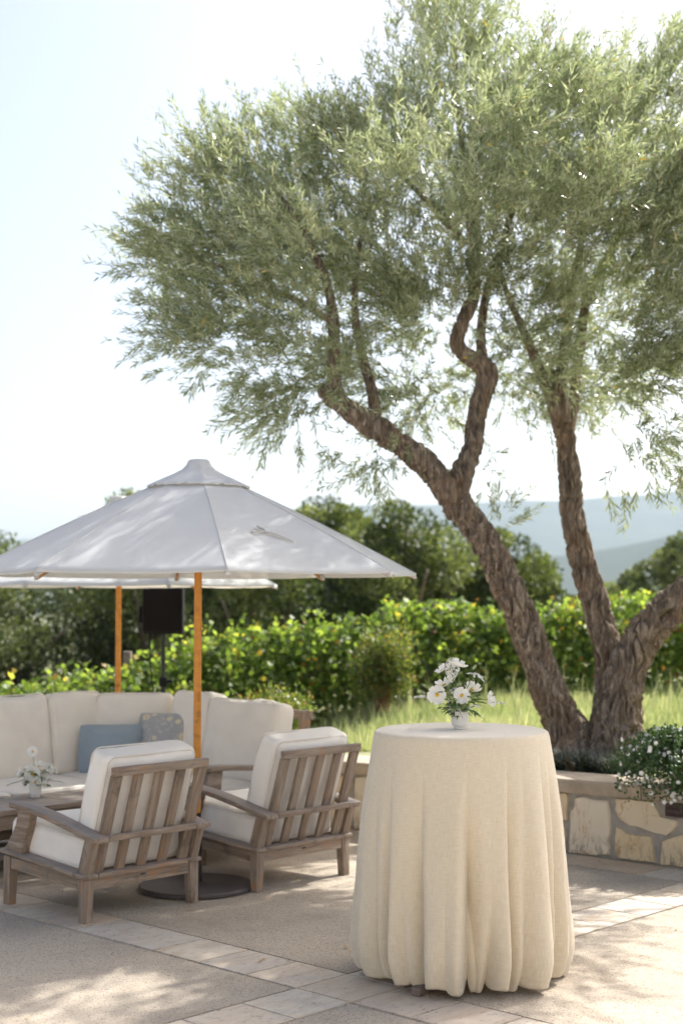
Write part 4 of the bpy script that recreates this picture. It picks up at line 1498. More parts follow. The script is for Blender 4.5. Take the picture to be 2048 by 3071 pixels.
# ------------------------------------------------------------------ furniture
def cushion_vf(hx, hy, hz, r, axis='z', puff=0.02, seed=0, sag=0.0, wr=0.004, n=17):
    """Stuffed box cushion: half sizes, edge radius, thickness axis."""
    bm = bmesh.new()
    bmesh.ops.create_cube(bm, size=2.0)
    bmesh.ops.subdivide_edges(bm, edges=list(bm.edges), cuts=n, use_grid_fill=True)
    H = (hx, hy, hz)
    for v in bm.verts:
        p = [math.copysign(abs(c) ** 0.62, c) for c in v.co]
        q = Vector([p[i] * H[i] for i in range(3)])
        inn = Vector([max(-(H[i] - r), min(H[i] - r, q[i])) for i in range(3)])
        d = q - inn
        if d.length > 1e-9:
            q = inn + d.normalized() * r
        ai = 'xyz'.index(axis)
        o1, o2 = [i for i in range(3) if i != ai]
        u, w = q[o1] / H[o1], q[o2] / H[o2]
        k = (1 - min(1, u * u)) * (1 - min(1, w * w))
        q[ai] += math.copysign(puff * k ** 0.7, q[ai]) * min(1, abs(q[ai]) / (H[ai] * 0.7))
        # pinched in along the long edges between the corners
        kk = 0.35 * puff
        q[o1] += math.copysign(kk * (1 - w * w), q[o1]) if abs(u) > 0.9 else 0
        q[o2] += math.copysign(kk * (1 - u * u), q[o2]) if abs(w) > 0.9 else 0
        if sag:
            q[2] -= sag * (1 - u * u) * max(0, q[2] / hz) ** 2 * (0.6 + 0.8 * noise.noise(Vector((q.x * 3, seed, 1))))
        nv = noise.noise_vector(Vector((q.x * 5 + seed * 3.1, q.y * 5, q.z * 5 - seed))) * 1.4
        n2 = noise.noise_vector(Vector((q.x * 19 + seed, q.y * 19, q.z * 19)))
        v.co = q + nv * wr + n2 * wr * 0.35
    return bm


def piping_loops(parent, hx, hy, hz, r, axis, name='piping', mat=None):
    ai = 'xyz'.index(axis)
    o1, o2 = [i for i in range(3) if i != ai]
    H = (hx, hy, hz)
    parts = []
    for s in (-1, 1):
        pts = []
        a, b = H[o1] - r * 0.25, H[o2] - r * 0.25
        R = r * 1.2
        for cx, cy, a0 in ((a - R, b - R, 0), (-(a - R), b - R, 90), (-(a - R), -(b - R), 180), (a - R, -(b - R), 270)):
            for k in range(7):
                t = rad(a0 + 15 * k)
                q = [0, 0, 0]
                q[o1] = cx + R * math.cos(t); q[o2] = cy + R * math.sin(t); q[ai] = s * (H[ai] - r * 0.25)
                pts.append((*q, 0.0045))
        # resample straight runs
        out = []
        for i in range(len(pts)):
            p, q = np.array(pts[i]), np.array(pts[(i + 1) % len(pts)])
            m = max(1, int(np.linalg.norm((q - p)[:3]) / 0.05))
            for k in range(m):
                out.append(p + (q - p) * k / m)
        parts.append(tube_data(out, 6, closed=True))
    v, f = merge(parts)
    return mk(name, v, f, mat or MAT['piping'], parent, True)


def cushion(name, parent, hx, hy, hz, r, axis, mat, mw, puff=0.02, seed=0, sag=0.0, pipe=True, wr=0.004, pmat=None):
    bm = cushion_vf(hx, hy, hz, r, axis, puff, seed, sag, wr)
    o = bm_obj(name, bm, mat, parent, True, 80, mw)
    if pipe:
        piping_loops(o, hx + 0.002, hy + 0.002, hz + 0.002, r, axis, mat=pmat)
    return o


ROT_B = rad(46.4)
EX = Vector((math.cos(ROT_B), math.sin(ROT_B), 0))
EY = Vector((-math.sin(ROT_B), math.cos(ROT_B), 0))
CW, CDp = 0.76, 0.73


def make_armchair():
    root = empty('lounge_chair', (0, 0, 0))
    T = MAT['teak']
    ox, oy = CW / 2, CDp / 2
    P = lambda x, y, z: Vector((x - ox, y - oy, z))
    led = lambda y: 0.247 + 0.05 * max(0, y) / 0.75        # top of the ledge, rising to the front
    # legs
    for x0, s in ((0.031, 1), (CW - 0.031, -1)):
        board('leg', root, P(x0, 0.029, 0.224), P(x0, 0.029, 0), 0.058, 0.062, T, up=(1, 0, 0), taper=(0.86, 0.8), shift=(-0.004 * 1, -0.006 * s), bev=.005)
        board('leg', root, P(x0, CDp - 0.029, 0.262), P(x0, CDp - 0.029, 0), 0.058, 0.062, T, up=(1, 0, 0), taper=(0.86, 0.8), shift=(0.004, -0.006 * s), bev=.005)
    # aprons
    for x in (0.022, CW - 0.022):
        board('side_rail', root, P(x, 0.06, 0.197), P(x, CDp - 0.06, 0.227), 0.028, 0.062, T)
    board('rear_rail', root, P(0.064, 0.021, 0.196), P(CW - 0.064, 0.021, 0.196), 0.028, 0.062, T)
    board('front_rail', root, P(0.064, CDp - 0.024, 0.235), P(CW - 0.064, CDp - 0.024, 0.235), 0.028, 0.066, T)
    # ledge
    for x in (0.034, CW - 0.034):
        board('side_ledge', root, P(x, -0.012, led(0) - 0.012), P(x, 0.762, led(0.762) - 0.010), 0.092, 0.022, T, bev=.007)
    board('rear_ledge', root, P(0.082, 0.018, 0.236), P(CW - 0.082, 0.018, 0.236), 0.066, 0.023, T, bev=.008)
    board('front_ledge', root, P(0.082, 0.725, 0.284), P(CW - 0.082, 0.725, 0.284), 0.07, 0.022, T, bev=.007)
    for k in range(5):
        yy = 0.12 + 0.13 * k
        board('seat_slat', root, P(0.082, yy, led(yy) - 0.017), P(CW - 0.082, yy, led(yy) - 0.017), 0.06, 0.016, T)
    # rear posts, front posts, arms
    for x, s in ((0.030, -1), (CW - 0.030, 1)):
        board('rear_post', root, P(x, 0.036, 0.248), P(x, -0.022, 0.424), 0.07, 0.050, T, up=(1, 0, 0), taper=(.95, 1))
        prof = [(0.735, 0.295), (0.70, 0.335), (0.660, 0.385), (0.625, 0.44), (0.602, 0.519), (0.492, 0.507), (0.508, 0.455), (0.532, 0.39), (0.560, 0.330), (0.572, 0.285)]
        m = frame(P(x, 0, 0), (0, 1, 0), (1, 0, 0))       # local X -> y, local Y -> z
        prism('front_post', root, prof, 0.05, T, m)
        ys = [-0.088, -0.03, 0.08, 0.20, 0.34, 0.48, 0.60, 0.672]
        top = [0.441, 0.452, 0.474, 0.497, 0.522, 0.541, 0.551, 0.553]
        prof = [(y, z) for y, z in zip(ys, top)] + [(y, z - 0.03) for y, z in zip(ys[::-1], top[::-1])]
        prism('arm', root, prof[::-1], 0.098, T, frame(P(x + s * -0.008, 0, 0), (0, 1, 0), (1, 0, 0)), bev=.008)
    # back: stiles and slats lean back, cap rail and the bar that ties the arms
    b0, b1 = (0.030, 0.250), (-0.130, 0.752)
    for x, w in ((0.097, 0.060), (0.2385, 0.056), (0.38, 0.056), (0.5215, 0.056), (0.663, 0.060)):
        nm = 'back_stile' if w > 0.058 else 'back_slat'
        board(nm, root, P(x, b0[0], b0[1]), P(x, b1[0], b1[1]), w, 0.022 if w < .058 else 0.03, T, up=(0, 1, 0))
    board('top_rail', root, P(0.064, -0.141, 0.774), P(CW - 0.064, -0.141, 0.774), 0.032, 0.046, T, bev=.006)
    board('tie_bar', root, P(0.088, -0.068, 0.430), P(CW - 0.088, -0.068, 0.430), 0.040, 0.032, T, bev=.009)
    bm = bmesh.new(); bmesh.ops.create_cube(bm, size=1)
    for v in bm.verts: v.co = Vector((v.co.x * 0.032, v.co.y * 0.004, v.co.z * 0.0075))
    bm_obj('name_plate', bm, MAT['plate'], root, mw=Matrix.Translation(P(0.38, 0.0055, 0.205)))
    # cushions
    tilt = Matrix.Rotation(rad(3.6), 4, 'X')
    sc_ = cushion('seat_cushion', root, 0.318, 0.345, 0.082, 0.035, 'z', MAT['cushion'], Matrix.Translation(P(CW / 2, 0.42, 0.352)) @ tilt, puff=0.024, seed=1)
    lean = math.atan2(0.16, 0.50)
    bc_ = cushion('back_cushion', root, 0.298, 0.078, 0.232, 0.040, 'y', MAT['cushion'], Matrix.Translation(P(CW / 2, 0.055, 0.645)) @ Matrix.Rotation(lean * 0.95, 4, 'X'), puff=0.022, seed=4, sag=0.02, wr=.007)
    bm = bmesh.new(); bmesh.ops.create_cube(bm, size=1)
    for v in bm.verts: v.co = Vector((v.co.x * 0.018, v.co.y * 0.004, v.co.z * 0.012))
    bm_obj('zip_tab', bm, MAT['black'], root, mw=Matrix.Translation(P(0.43, 0.045, 0.412)))
    return root


def chair_at(root, corner):
    c = Vector((*corner, 0)) + EX * CW / 2 + EY * CDp / 2
    root.location = c
    root.rotation_euler = (0, 0, ROT_B)


chair = make_armchair()
chair2 = copy_tree(chair)
chair_at(chair, (-1.302, 7.471))
chair_at(chair2, (-0.476, 8.262))
tag(chair, 'weathered teak lounge chair with cream cushions nearest the left edge, seen from behind', 'armchair', 'teak lounge chairs seen from behind')
tag(chair2, 'weathered teak lounge chair with cream cushions beside the tall draped table', 'armchair', 'teak lounge chairs seen from behind')

# ---- sectional sofa; local X runs along its right wing, which faces -Y
K = Vector((-1.543, 10.565, 0))
ROT_S = rad(-43.6)
sofa = empty('sectional_sofa', K, ROT_S)
tag(sofa, 'teak corner sofa with thick sand-coloured cushions behind the coffee table', 'sofa')


def build_sofa():
    T = MAT['teak']
    V3 = Vector
    # plinth boards
    board('front_rail', sofa, V3((0.66, -0.60, 0.20)), V3((1.52, -0.60, 0.20)), 0.03, 0.09, T)
    board('front_rail', sofa, V3((0.60, -0.66, 0.20)), V3((0.60, -2.25, 0.20)), 0.03, 0.09, T)
    board('end_rail', sofa, V3((1.50, -0.57, 0.20)), V3((1.50, 0.22, 0.20)), 0.03, 0.09, T)
    for (x, y) in ((1.48, -0.585), (1.48, 0.22), (0.60, -0.60), (0.585, -2.22), (-0.22, -2.22), (-0.22, 0.24)):
        board('leg', sofa, V3((x, y, 0.245)), V3((x, y, 0)), 0.07, 0.07, T, up=(1, 0, 0), taper=(.8, .8))
    board('seat_deck', sofa, V3((-0.2, -0.18, 0.262)), V3((1.5, -0.18, 0.262)), 0.80, 0.03, T)
    board('seat_deck', sofa, V3((0.20, -0.60, 0.262)), V3((0.20, -2.25, 0.262)), 0.80, 0.03, T)
    # back frames
    for x in (0.15, 0.42, 0.69, 0.96, 1.23):
        board('back_slat', sofa, V3((x, 0.23, 0.27)), V3((x, 0.345, 0.84)), 0.06, 0.022, T, up=(0, 1, 0))
    board('back_stile', sofa, V3((1.47, 0.23, 0.25)), V3((1.47, 0.35, 0.885)), 0.07, 0.04, T, up=(0, 1, 0))
    board('top_rail', sofa, V3((-0.30, 0.362, 0.868)), V3((1.51, 0.362, 0.868)), 0.036, 0.06, T, bev=.006)
    for y in (-0.2, -0.5, -0.8, -1.1, -1.4, -1.7, -2.0):
        board('back_slat', sofa, V3((-0.23, y, 0.27)), V3((-0.345, y, 0.84)), 0.06, 0.022, T, up=(1, 0, 0))
    board('top_rail', sofa, V3((-0.362, 0.33, 0.868)), V3((-0.362, -2.27, 0.868)), 0.036, 0.06, T, bev=.006)
    # right arm
    prof = [(0.30, 0.520), (0.10, 0.545), (-0.15, 0.578), (-0.40, 0.600), (-0.60, 0.606), (-0.60, 0.574), (-0.40, 0.568), (-0.15, 0.546), (0.10, 0.513), (0.30, 0.488)]
    prism('arm', sofa, prof, 0.10, T, frame(V3((1.49, 0, 0)), (0, 1, 0), (1, 0, 0)), bev=.008)
    prism('arm_post', sofa, [(-0.60, 0.26), (-0.585, 0.40), (-0.54, 0.57), (-0.43, 0.567), (-0.45, 0.42), (-0.48, 0.26)], 0.05, T, frame(V3((1.49, 0, 0)), (0, 1, 0), (1, 0, 0)))
    # seat cushions
    S = MAT['sofa']
    for nm, x, y, hx, hy, sd in (('seat_cushion', 1.075, -0.18, 0.365, 0.42, 3), ('seat_cushion', 0.20, -0.19, 0.50, 0.40, 5), ('seat_cushion', 0.21, -0.98, 0.42, 0.38, 7), ('seat_cushion', 0.21, -1.78, 0.42, 0.41, 8)):
        cushion(nm, sofa, hx, hy, 0.078, 0.04, 'z', S, Matrix.Translation((x, y, 0.357)), 0.02, sd, pmat=MAT['piping'])
    # back cushions: centre, facing angle about Z, width, lean, top height
    for x, y, rz, w, h, sd in ((1.135, 0.115, 0, 0.68, 0.555, 11), (0.60, 0.125, -4, 0.43, 0.585, 12), (0.115, -0.03, 45, 0.56, 0.56, 13), (-0.115, -0.40, 86, 0.46, 0.575, 14), (-0.125, -1.02, 90, 0.78, 0.575, 15), (-0.125, -1.82, 90, 0.78, 0.57, 16)):
        m = Matrix.Translation((x, y, 0.415 + h / 2)) @ Matrix.Rotation(rad(rz), 4, 'Z') @ Matrix.Rotation(rad(-11), 4, 'X')
        cushion('back_cushion', sofa, w / 2, 0.092, h / 2, 0.055, 'y', S, m, 0.03, sd, sag=0.03, wr=.010, pmat=MAT['piping'])


build_sofa()


def throw_pillow(name, label, loc, rz, lean, w, h, t, mat, seed):
    root = empty(name, loc, rz)
    tag(root, label, 'pillow')
    bm = cushion_vf(w / 2, t / 2, h / 2, t * 0.30, 'y', t * 0.36, seed, 0.012, .005)
    for v in bm.verts:
        u, q = v.co.x / (w / 2), v.co.z / (h / 2)
        k = max(abs(u), abs(q))
        v.co.y *= 1 - 0.72 * max(0, k) ** 3
        c = abs(u * q)
        v.co.x *= 0.965 + 0.045 * c ** 2
        v.co.z *= 0.965 + 0.045 * c ** 2
        v.co.z += h / 2
    bm_obj('cover', bm, mat, root, True, 80, Matrix.Rotation(lean, 4, 'X'))
    a, b = w / 2 * 0.985, h / 2 * 0.985
    pts = []
    for (x0, z0), (x1, z1) in (((-a, -b), (a, -b)), ((a, -b), (a, b)), ((a, b), (-a, b)), ((-a, b), (-a, -b))):
        for k in range(8):
            s = k / 8
            pts.append((x0 + (x1 - x0) * s, 0, z0 + (z1 - z0) * s + h / 2, 0.0035))
    v, f = tube_data(pts, 6, closed=True)
    mk('seam', v, f, mat, root, True, mw=Matrix.Rotation(lean, 4, 'X'))


throw_pillow('throw_pillow', 'dusty blue velvet lumbar pillow leaning on the sofa', (-1.585, 10.14, 0.432), rad(6), rad(-16), 0.45, 0.345, 0.15, MAT['blue'], 3)
throw_pillow('throw_pillow', 'grey square pillow with yellow flower print beside the blue one', (-1.245, 10.16, 0.432), rad(-14), rad(-15), 0.40, 0.425, 0.14, MAT['floral'], 5)


# ---- coffee table
def build_coffee():
    T = MAT['teak']
    c = Vector((-1.93, 8.98, 0))
    root = empty('coffee_table', c, ROT_B)
    tag(root, 'low weathered teak coffee table holding a vase at the left edge', 'coffee table')
    L, W, z = 1.30, 0.60, 0.42
    for k in range(5):
        y = -W / 2 + W / 5 * (k + .5)
        board('plank', root, (-L / 2, y, z - .014), (L / 2, y, z - .014), W / 5 - .004, .028, T, bev=.003)
    for s in (-1, 1):
        board('apron', root, (-L / 2 + .08, s * (W / 2 - .05), z - .075), (L / 2 - .08, s * (W / 2 - .05), z - .075), .025, .09, T)
        board('end_apron', root, (s * (L / 2 - .06), -W / 2 + .09, z - .075), (s * (L / 2 - .06), W / 2 - .09, z - .075), .025, .09, T)
        for q in (-1, 1):
            board('leg', root, (s * (L / 2 - .055), q * (W / 2 - .05), z - .03), (s * (L / 2 - .055), q * (W / 2 - .05), 0), .065, .065, T, up=(1, 0, 0), taper=(.85, .85))
    for k in range(5):
        y = -W / 2 + .08 + (W - .16) / 5 * (k + .5)
        board('shelf_slat', root, (-L / 2 + .09, y, .13), (L / 2 - .09, y, .13), (W - .16) / 5 - .012, .018, T)


build_coffee()


# ---- umbrellas
def umbrella(label, x, y, R, zr, za, phi0, tie=None, sag_seed=0):
    root = empty('patio_umbrella', (x, y, 0))
    tag(root, label, 'umbrella', 'white patio umbrellas')
    ang = [rad(phi0 + 45 * k) for k in range(8)]
    co = [Vector((math.sin(a), -math.cos(a), 0)) for a in ang]
    r0, z0 = 0.235, za - 0.146
    nu, nv = 14, 18
    for k in range(8):
        a, b = co[k], co[(k + 1) % 8]
        V, F = [], []
        for i in range(nv + 1):
            t = i / nv
            r = r0 + (R - r0) * t
            z = z0 + (zr - z0) * t + 0.012 * math.sin(math.pi * t)
            for j in range(nu + 1):
                s = j / nu
                p = (a * (1 - s) + b * s) * r
                sg = 4 * s * (1 - s)
                p *= 1 - 0.012 * sg * t
                w = noise.noise(Vector((p.x * 5 + sag_seed, p.y * 5, k))) * 0.006 * t
                V.append((p.x, p.y, z - 0.022 * sg * (0.3 + 0.7 * (1 - t)) * t * 2 + 0.004 * sg * t + w * sg))
        for i in range(nv):
            for j in range(nu):
                q = i * (nu + 1) + j
                F.append((q, q + 1, q + nu + 2, q + nu + 1))
        # hem turned down along the rim
        base = len(V)
        for j in range(nu + 1):
            p = V[nv * (nu + 1) + j]
            V.append((p[0] * .997, p[1] * .997, p[2] - 0.009))
        for j in range(nu):
            q = nv * (nu + 1) + j
            F.append((q, q + 1, base + j + 1, base + j))
        mk('canopy_panel', V, F, MAT['canopy'], root, True)
        # stitched seam over the rib
        v, f = tube_data([(a.x * (r0 + (R - r0) * t), a.y * (r0 + (R - r0) * t), z0 + (zr - z0) * t + 0.012 * math.sin(math.pi * t) + .001, 0.004) for t in np.linspace(0, 1, 12)], 6, 0.1)
        mk('rib_seam', v, f, MAT['canopy'], root, True)
        board('rib', root, a * 0.06 + Vector((0, 0, z0 + .03)), a * (R - 0.01) + Vector((0, 0, zr - .022)), .016, .020, MAT['rib'], bev=.003)
        board('strut', root, a * 0.05 + Vector((0, 0, zr + .07)), a * 0.58 + Vector((0, 0, z0 + (zr - z0) * .36 - .03)), .012, .016, MAT['rib'], bev=.002)
        # pocket at the corner
        bm = bmesh.new(); bmesh.ops.create_cube(bm, size=1)
        for v_ in bm.verts: v_.co = Vector((v_.co.x * .055, v_.co.y * .03, v_.co.z * .02))
        bmesh.ops.bevel(bm, geom=list(bm.edges), offset=.006, segments=2, affect='EDGES')
        bm_obj('rib_pocket', bm, MAT['canopy'], root, True, 60, frame(a * (R - 0.025) + Vector((0, 0, zr - .012)), a + Vector((0, 0, -.45)), (0, 0, 1)))
    # vented cap
    V, F = [], []
    prof = [(0.03, za + 0.002), (0.052, za), (0.062, za - 0.008), (0.074, za - 0.034), (0.098, za - 0.058), (0.15, za - 0.086), (0.22, za - 0.116), (0.29, za - 0.149), (0.30, za - 0.154), (0.301, za - 0.166)]
    ns = 64
    for i, (r, z) in enumerate(prof):
        for j in range(ns):
            a = 2 * math.pi * j / ns
            loc = (math.degrees(a) - phi0) % 45 / 45
            oct_ = math.cos(rad(22.5)) / math.cos(rad(45 * loc - 22.5))
            kk = min(1, i / 6)
            rr = r * (1 - kk + kk * oct_)
            zz = z + (0.012 * math.sin(3 * math.pi * loc) ** 2 * math.sin(math.pi * loc) * max(0, i - 5) / 4) - (0.008 * math.sin(math.pi * loc) * kk * (i < 8))
            V.append((math.sin(a) * rr, -math.cos(a) * rr, zz))
    for i in range(len(prof) - 1):
        for j in range(ns):
            F.append((i * ns + j, i * ns + (j + 1) % ns, (i + 1) * ns + (j + 1) % ns, (i + 1) * ns + j))
    F.append(tuple(range(ns)))
    mk('vent_cap', V, F, MAT['canopy'], root, True, 60)
    lathe('pole', root, [(0.0, za - .02), (0.0215, za - .02), (0.0225, 0.42), (0.0, 0.42)], MAT['pole'], 20)
    lathe('pole_sleeve', root, [(0.0, 0.43), (0.0245, 0.43), (0.0245, 0.03), (0.0, 0.03)], MAT['blackmetal'], 20)
    lathe('hub', root, [(0.0, zr + .10), (0.045, zr + .10), (0.05, zr + .09), (0.05, zr + .04), (0.03, zr + .02), (0.0, zr + .02)], MAT['rib'], 20)
    if tie is not None:
        # strap tied in a bow on the right-hand front panel
        a, b = co[tie], co[(tie + 1) % 8]

        def on(s, t, lift=.008):
            p = (a * (1 - s) + b * s) * (r0 + (R - r0) * t)
            return (p.x, p.y, z0 + (zr - z0) * t + 0.012 * math.sin(math.pi * t) - 0.02 * 4 * s * (1 - s) * t + lift)
        segs = []
        for path in ([(.41, .60), (.34, .585), (.31, .61), (.35, .625), (.41, .605)], [(.41, .60), (.39, .56), (.43, .555), (.43, .60)], [(.41, .602), (.48, .63), (.56, .655)], [(.42, .605), (.50, .65), (.60, .695)]):
            pts = []
            for i, (s, t) in enumerate(path):
                x_, y_, z_ = on(s, t, .004 + .010 * (i % 2))
                pts.append((x_, y_, z_, .0045))
            segs.append(tube_data(pts, 6, .02))
        mk('tie_strap', *merge(segs), MAT['strap'], root, True)
    # base plate is a thing of its own
    base = empty('umbrella_base', (x, y, 0))
    tag(base, label.replace('umbrella', 'umbrella base').split(' shading')[0] + ', flat round iron plate', 'umbrella base', 'round iron umbrella bases')
    lathe('plate', base, [(0, .004), (.31, .004), (.325, .008), (.328, .022), (.32, .03), (.06, .034), (.05, .04), (0, .04)], MAT['iron'], 64)
    lathe('socket', base, [(.0255, .034), (.031, .034), (.031, .30), (.0285, .31), (.0255, .31)], MAT['blackmetal'], 24)
    return root, base


u1, b1_ = umbrella('front white canvas umbrella shading the lounge chairs, dappled by tree shadow', -0.826, 8.39, 1.30, 1.795, 2.455, 12, tie=0)
u2, b2_ = umbrella('rear white canvas umbrella peeking out beneath the front one, behind the sofa', -1.70, 11.12, 1.30, 1.75, 2.43, 24, sag_seed=3)
b1_['label'] = 'flat round iron umbrella base between the two lounge chairs'
b2_['label'] = 'round iron umbrella base behind the corner sofa'


# ---- loudspeaker on its stand
def build_speaker():
    x, y = -1.555, 12.75
    zg = ground_z(x, y)
    st = empty('speaker_stand', (x, y, zg))
    tag(st, 'thin black tripod stand holding up the loudspeaker behind the sofa', 'speaker stand')
    lathe('pole', st, [(0, 1.02), (.0175, 1.02), (.0175, .62), (.024, .62), (.024, .2), (0, .2)], MAT['blackmetal'], 16)
    lathe('collar', st, [(.018, .64), (.036, .64), (.036, .57), (.026, .56)], MAT['black'], 16)
    board('knob', st, (.03, 0, .605), (.08, 0, .605), .03, .03, MAT['black'], bev=.008)
    for k in range(3):
        a = 2.1 * k + .4
        d = Vector((math.cos(a), math.sin(a), 0))
        board('leg', st, d * .03 + Vector((0, 0, .5)), d * .5 + Vector((0, 0, .012)), .022, .022, MAT['blackmetal'], up=(0, 0, 1))
        board('brace', st, d * .03 + Vector((0, 0, .24)), d * .26 + Vector((0, 0, .26)), .012, .016, MAT['blackmetal'], up=(0, 0, 1))
    sp = empty('loudspeaker', (x, y, zg + 1.02), rad(4))
    tag(sp, 'black loudspeaker raised on a stand under the rear umbrella', 'loudspeaker')
    bm = bmesh.new()
    pr = [(-.185, -.02), (-.17, -.17), (.17, -.17), (.185, -.02), (.12, .17), (-.12, .17)]
    vs = [bm.verts.new((a, b, 0)) for a, b in pr]
    f = bm.faces.new(vs)
    r = bmesh.ops.extrude_face_region(bm, geom=[f])
    bmesh.ops.translate(bm, vec=(0, 0, .62), verts=[g for g in r['geom'] if isinstance(g, bmesh.types.BMVert)])
    bmesh.ops.recalc_face_normals(bm, faces=list(bm.faces))
    bmesh.ops.bevel(bm, geom=list(bm.edges), offset=.018, segments=3, affect='EDGES')
    bm_obj('cabinet', bm, MAT['black'], sp, True, 50)
    V, F = [], []
    n = 12
    for i in range(n + 1):
        u = -1 + 2 * i / n
        for z in (.03, .59):
            V.append((u * .158, -.172 - .012 * (1 - u * u), z))
    for i in range(n):
        F.append((2 * i, 2 * i + 2, 2 * i + 3, 2 * i + 1))
    base = len(V)
    mk('grille', V, F, MAT['grille'], sp, True)
    bmh = bmesh.new(); bmesh.ops.create_cube(bmh, size=1)
    for v in bmh.verts: v.co = Vector((v.co.x * .05, v.co.y * .16, v.co.z * .15))
    bmesh.ops.bevel(bmh, geom=list(bmh.edges), offset=.01, segments=2, affect='EDGES')
    bm_obj('side_grip', bmh, MAT['black'], sp, True, 50, Matrix.Translation((-.185, .02, .17)))
    cab = mk('power_cable', *tube_data([(x - .11, y - .02, zg + 1.03, .006), (x - .118, y, zg + .85, .006), (x - .10, y + .02, zg + .60, .006), (x - .07, y - .02, zg + .42, .006), (x - .05, y, zg + .2, .006), (x - .2, y + .1, zg + .01, .006)], 8, .04), MAT['black'], None, True)
    tag(cab, 'thin black cable hanging below the loudspeaker', 'cable')


build_speaker()

# ------------------------------------------------------------------ draped cocktail table
TC = Vector((0.532, 6.508, 0))
_toc = Vector((-TC.x, -TC.y, 0)).normalized()
_rgt = Vector((-_toc.y, _toc.x, 0))
TOP = 1.070


def build_table():
    root = empty('cocktail_table', TC)
    tag(root, 'tall round cocktail table hidden under the linen cloth, one foot showing', 'table')
    lathe('tabletop', root, [(0, TOP - .004), (.375, TOP - .004), (.38, TOP - .01), (.38, TOP - .028), (0, TOP - .03)], MAT['teak'], 48)
    lathe('column', root, [(0, TOP - .03), (.04, TOP - .03), (.04, .06), (0, .06)], MAT['blackmetal'], 20)
    for k in range(3):
        a = math.atan2(_toc.y, _toc.x) + rad(-27 + 120 * k)
        d = Vector((math.cos(a), math.sin(a), 0))
        board('foot', root, d * 0.02 + Vector((0, 0, .035)), d * .43 + Vector((0, 0, .022)), .045, .04, MAT['footwood'], bev=.008, taper=(1, .9))


MAT['footwood'] = plain('grey_foot', (0.16, 0.12, 0.10), 0.6)
build_table()

# grooves between the folds: angle (deg, 0 = towards the photographer, + = right), depth, height fraction where it begins
# (angle, depth, height fraction where it begins, width of its left flank, width of its right flank)
GRV = [(-97, 1.0, .30, 8, 4), (-79, .6, .34, 4, 8), (-58, .7, .22, 8, 2.4), (-46, 1.7, .14, 7, 2.6), (-34, .35, .45, 6, 4), (-23.5, 1.35, .12, 11, 2.0), (-9, .3, .5, 5, 6), (3.5, 2.3, .08, 2.6, 11), (16.5, 1.0, .60, 3, 2.2), (28.5, 1.5, .03, 1.8, 9), (39, .7, .02, 4, 5), (57, 1.5, .02, 1.6, 8), (67, .7, .06, 1.4, 5), (80, .9, .1, 3, 6),
       (101, 1, .1, 3, 7), (122, .9, .2, 6, 2), (146, 1, .1, 2, 8), (170, .9, .2, 8, 2), (195, 1.1, .1, 2, 9), (222, 1, .1, 8, 2), (243, .9, .2, 3, 6)]
LOWZ = {0: .020, 1: .012, 2: .030, 3: .020, 4: .012, 5: .040, 6: .012, 7: .004, 8: .022, 9: .002, 10: .016, 11: .006, 12: .02}


def z_n(t):
    return t * 2.5


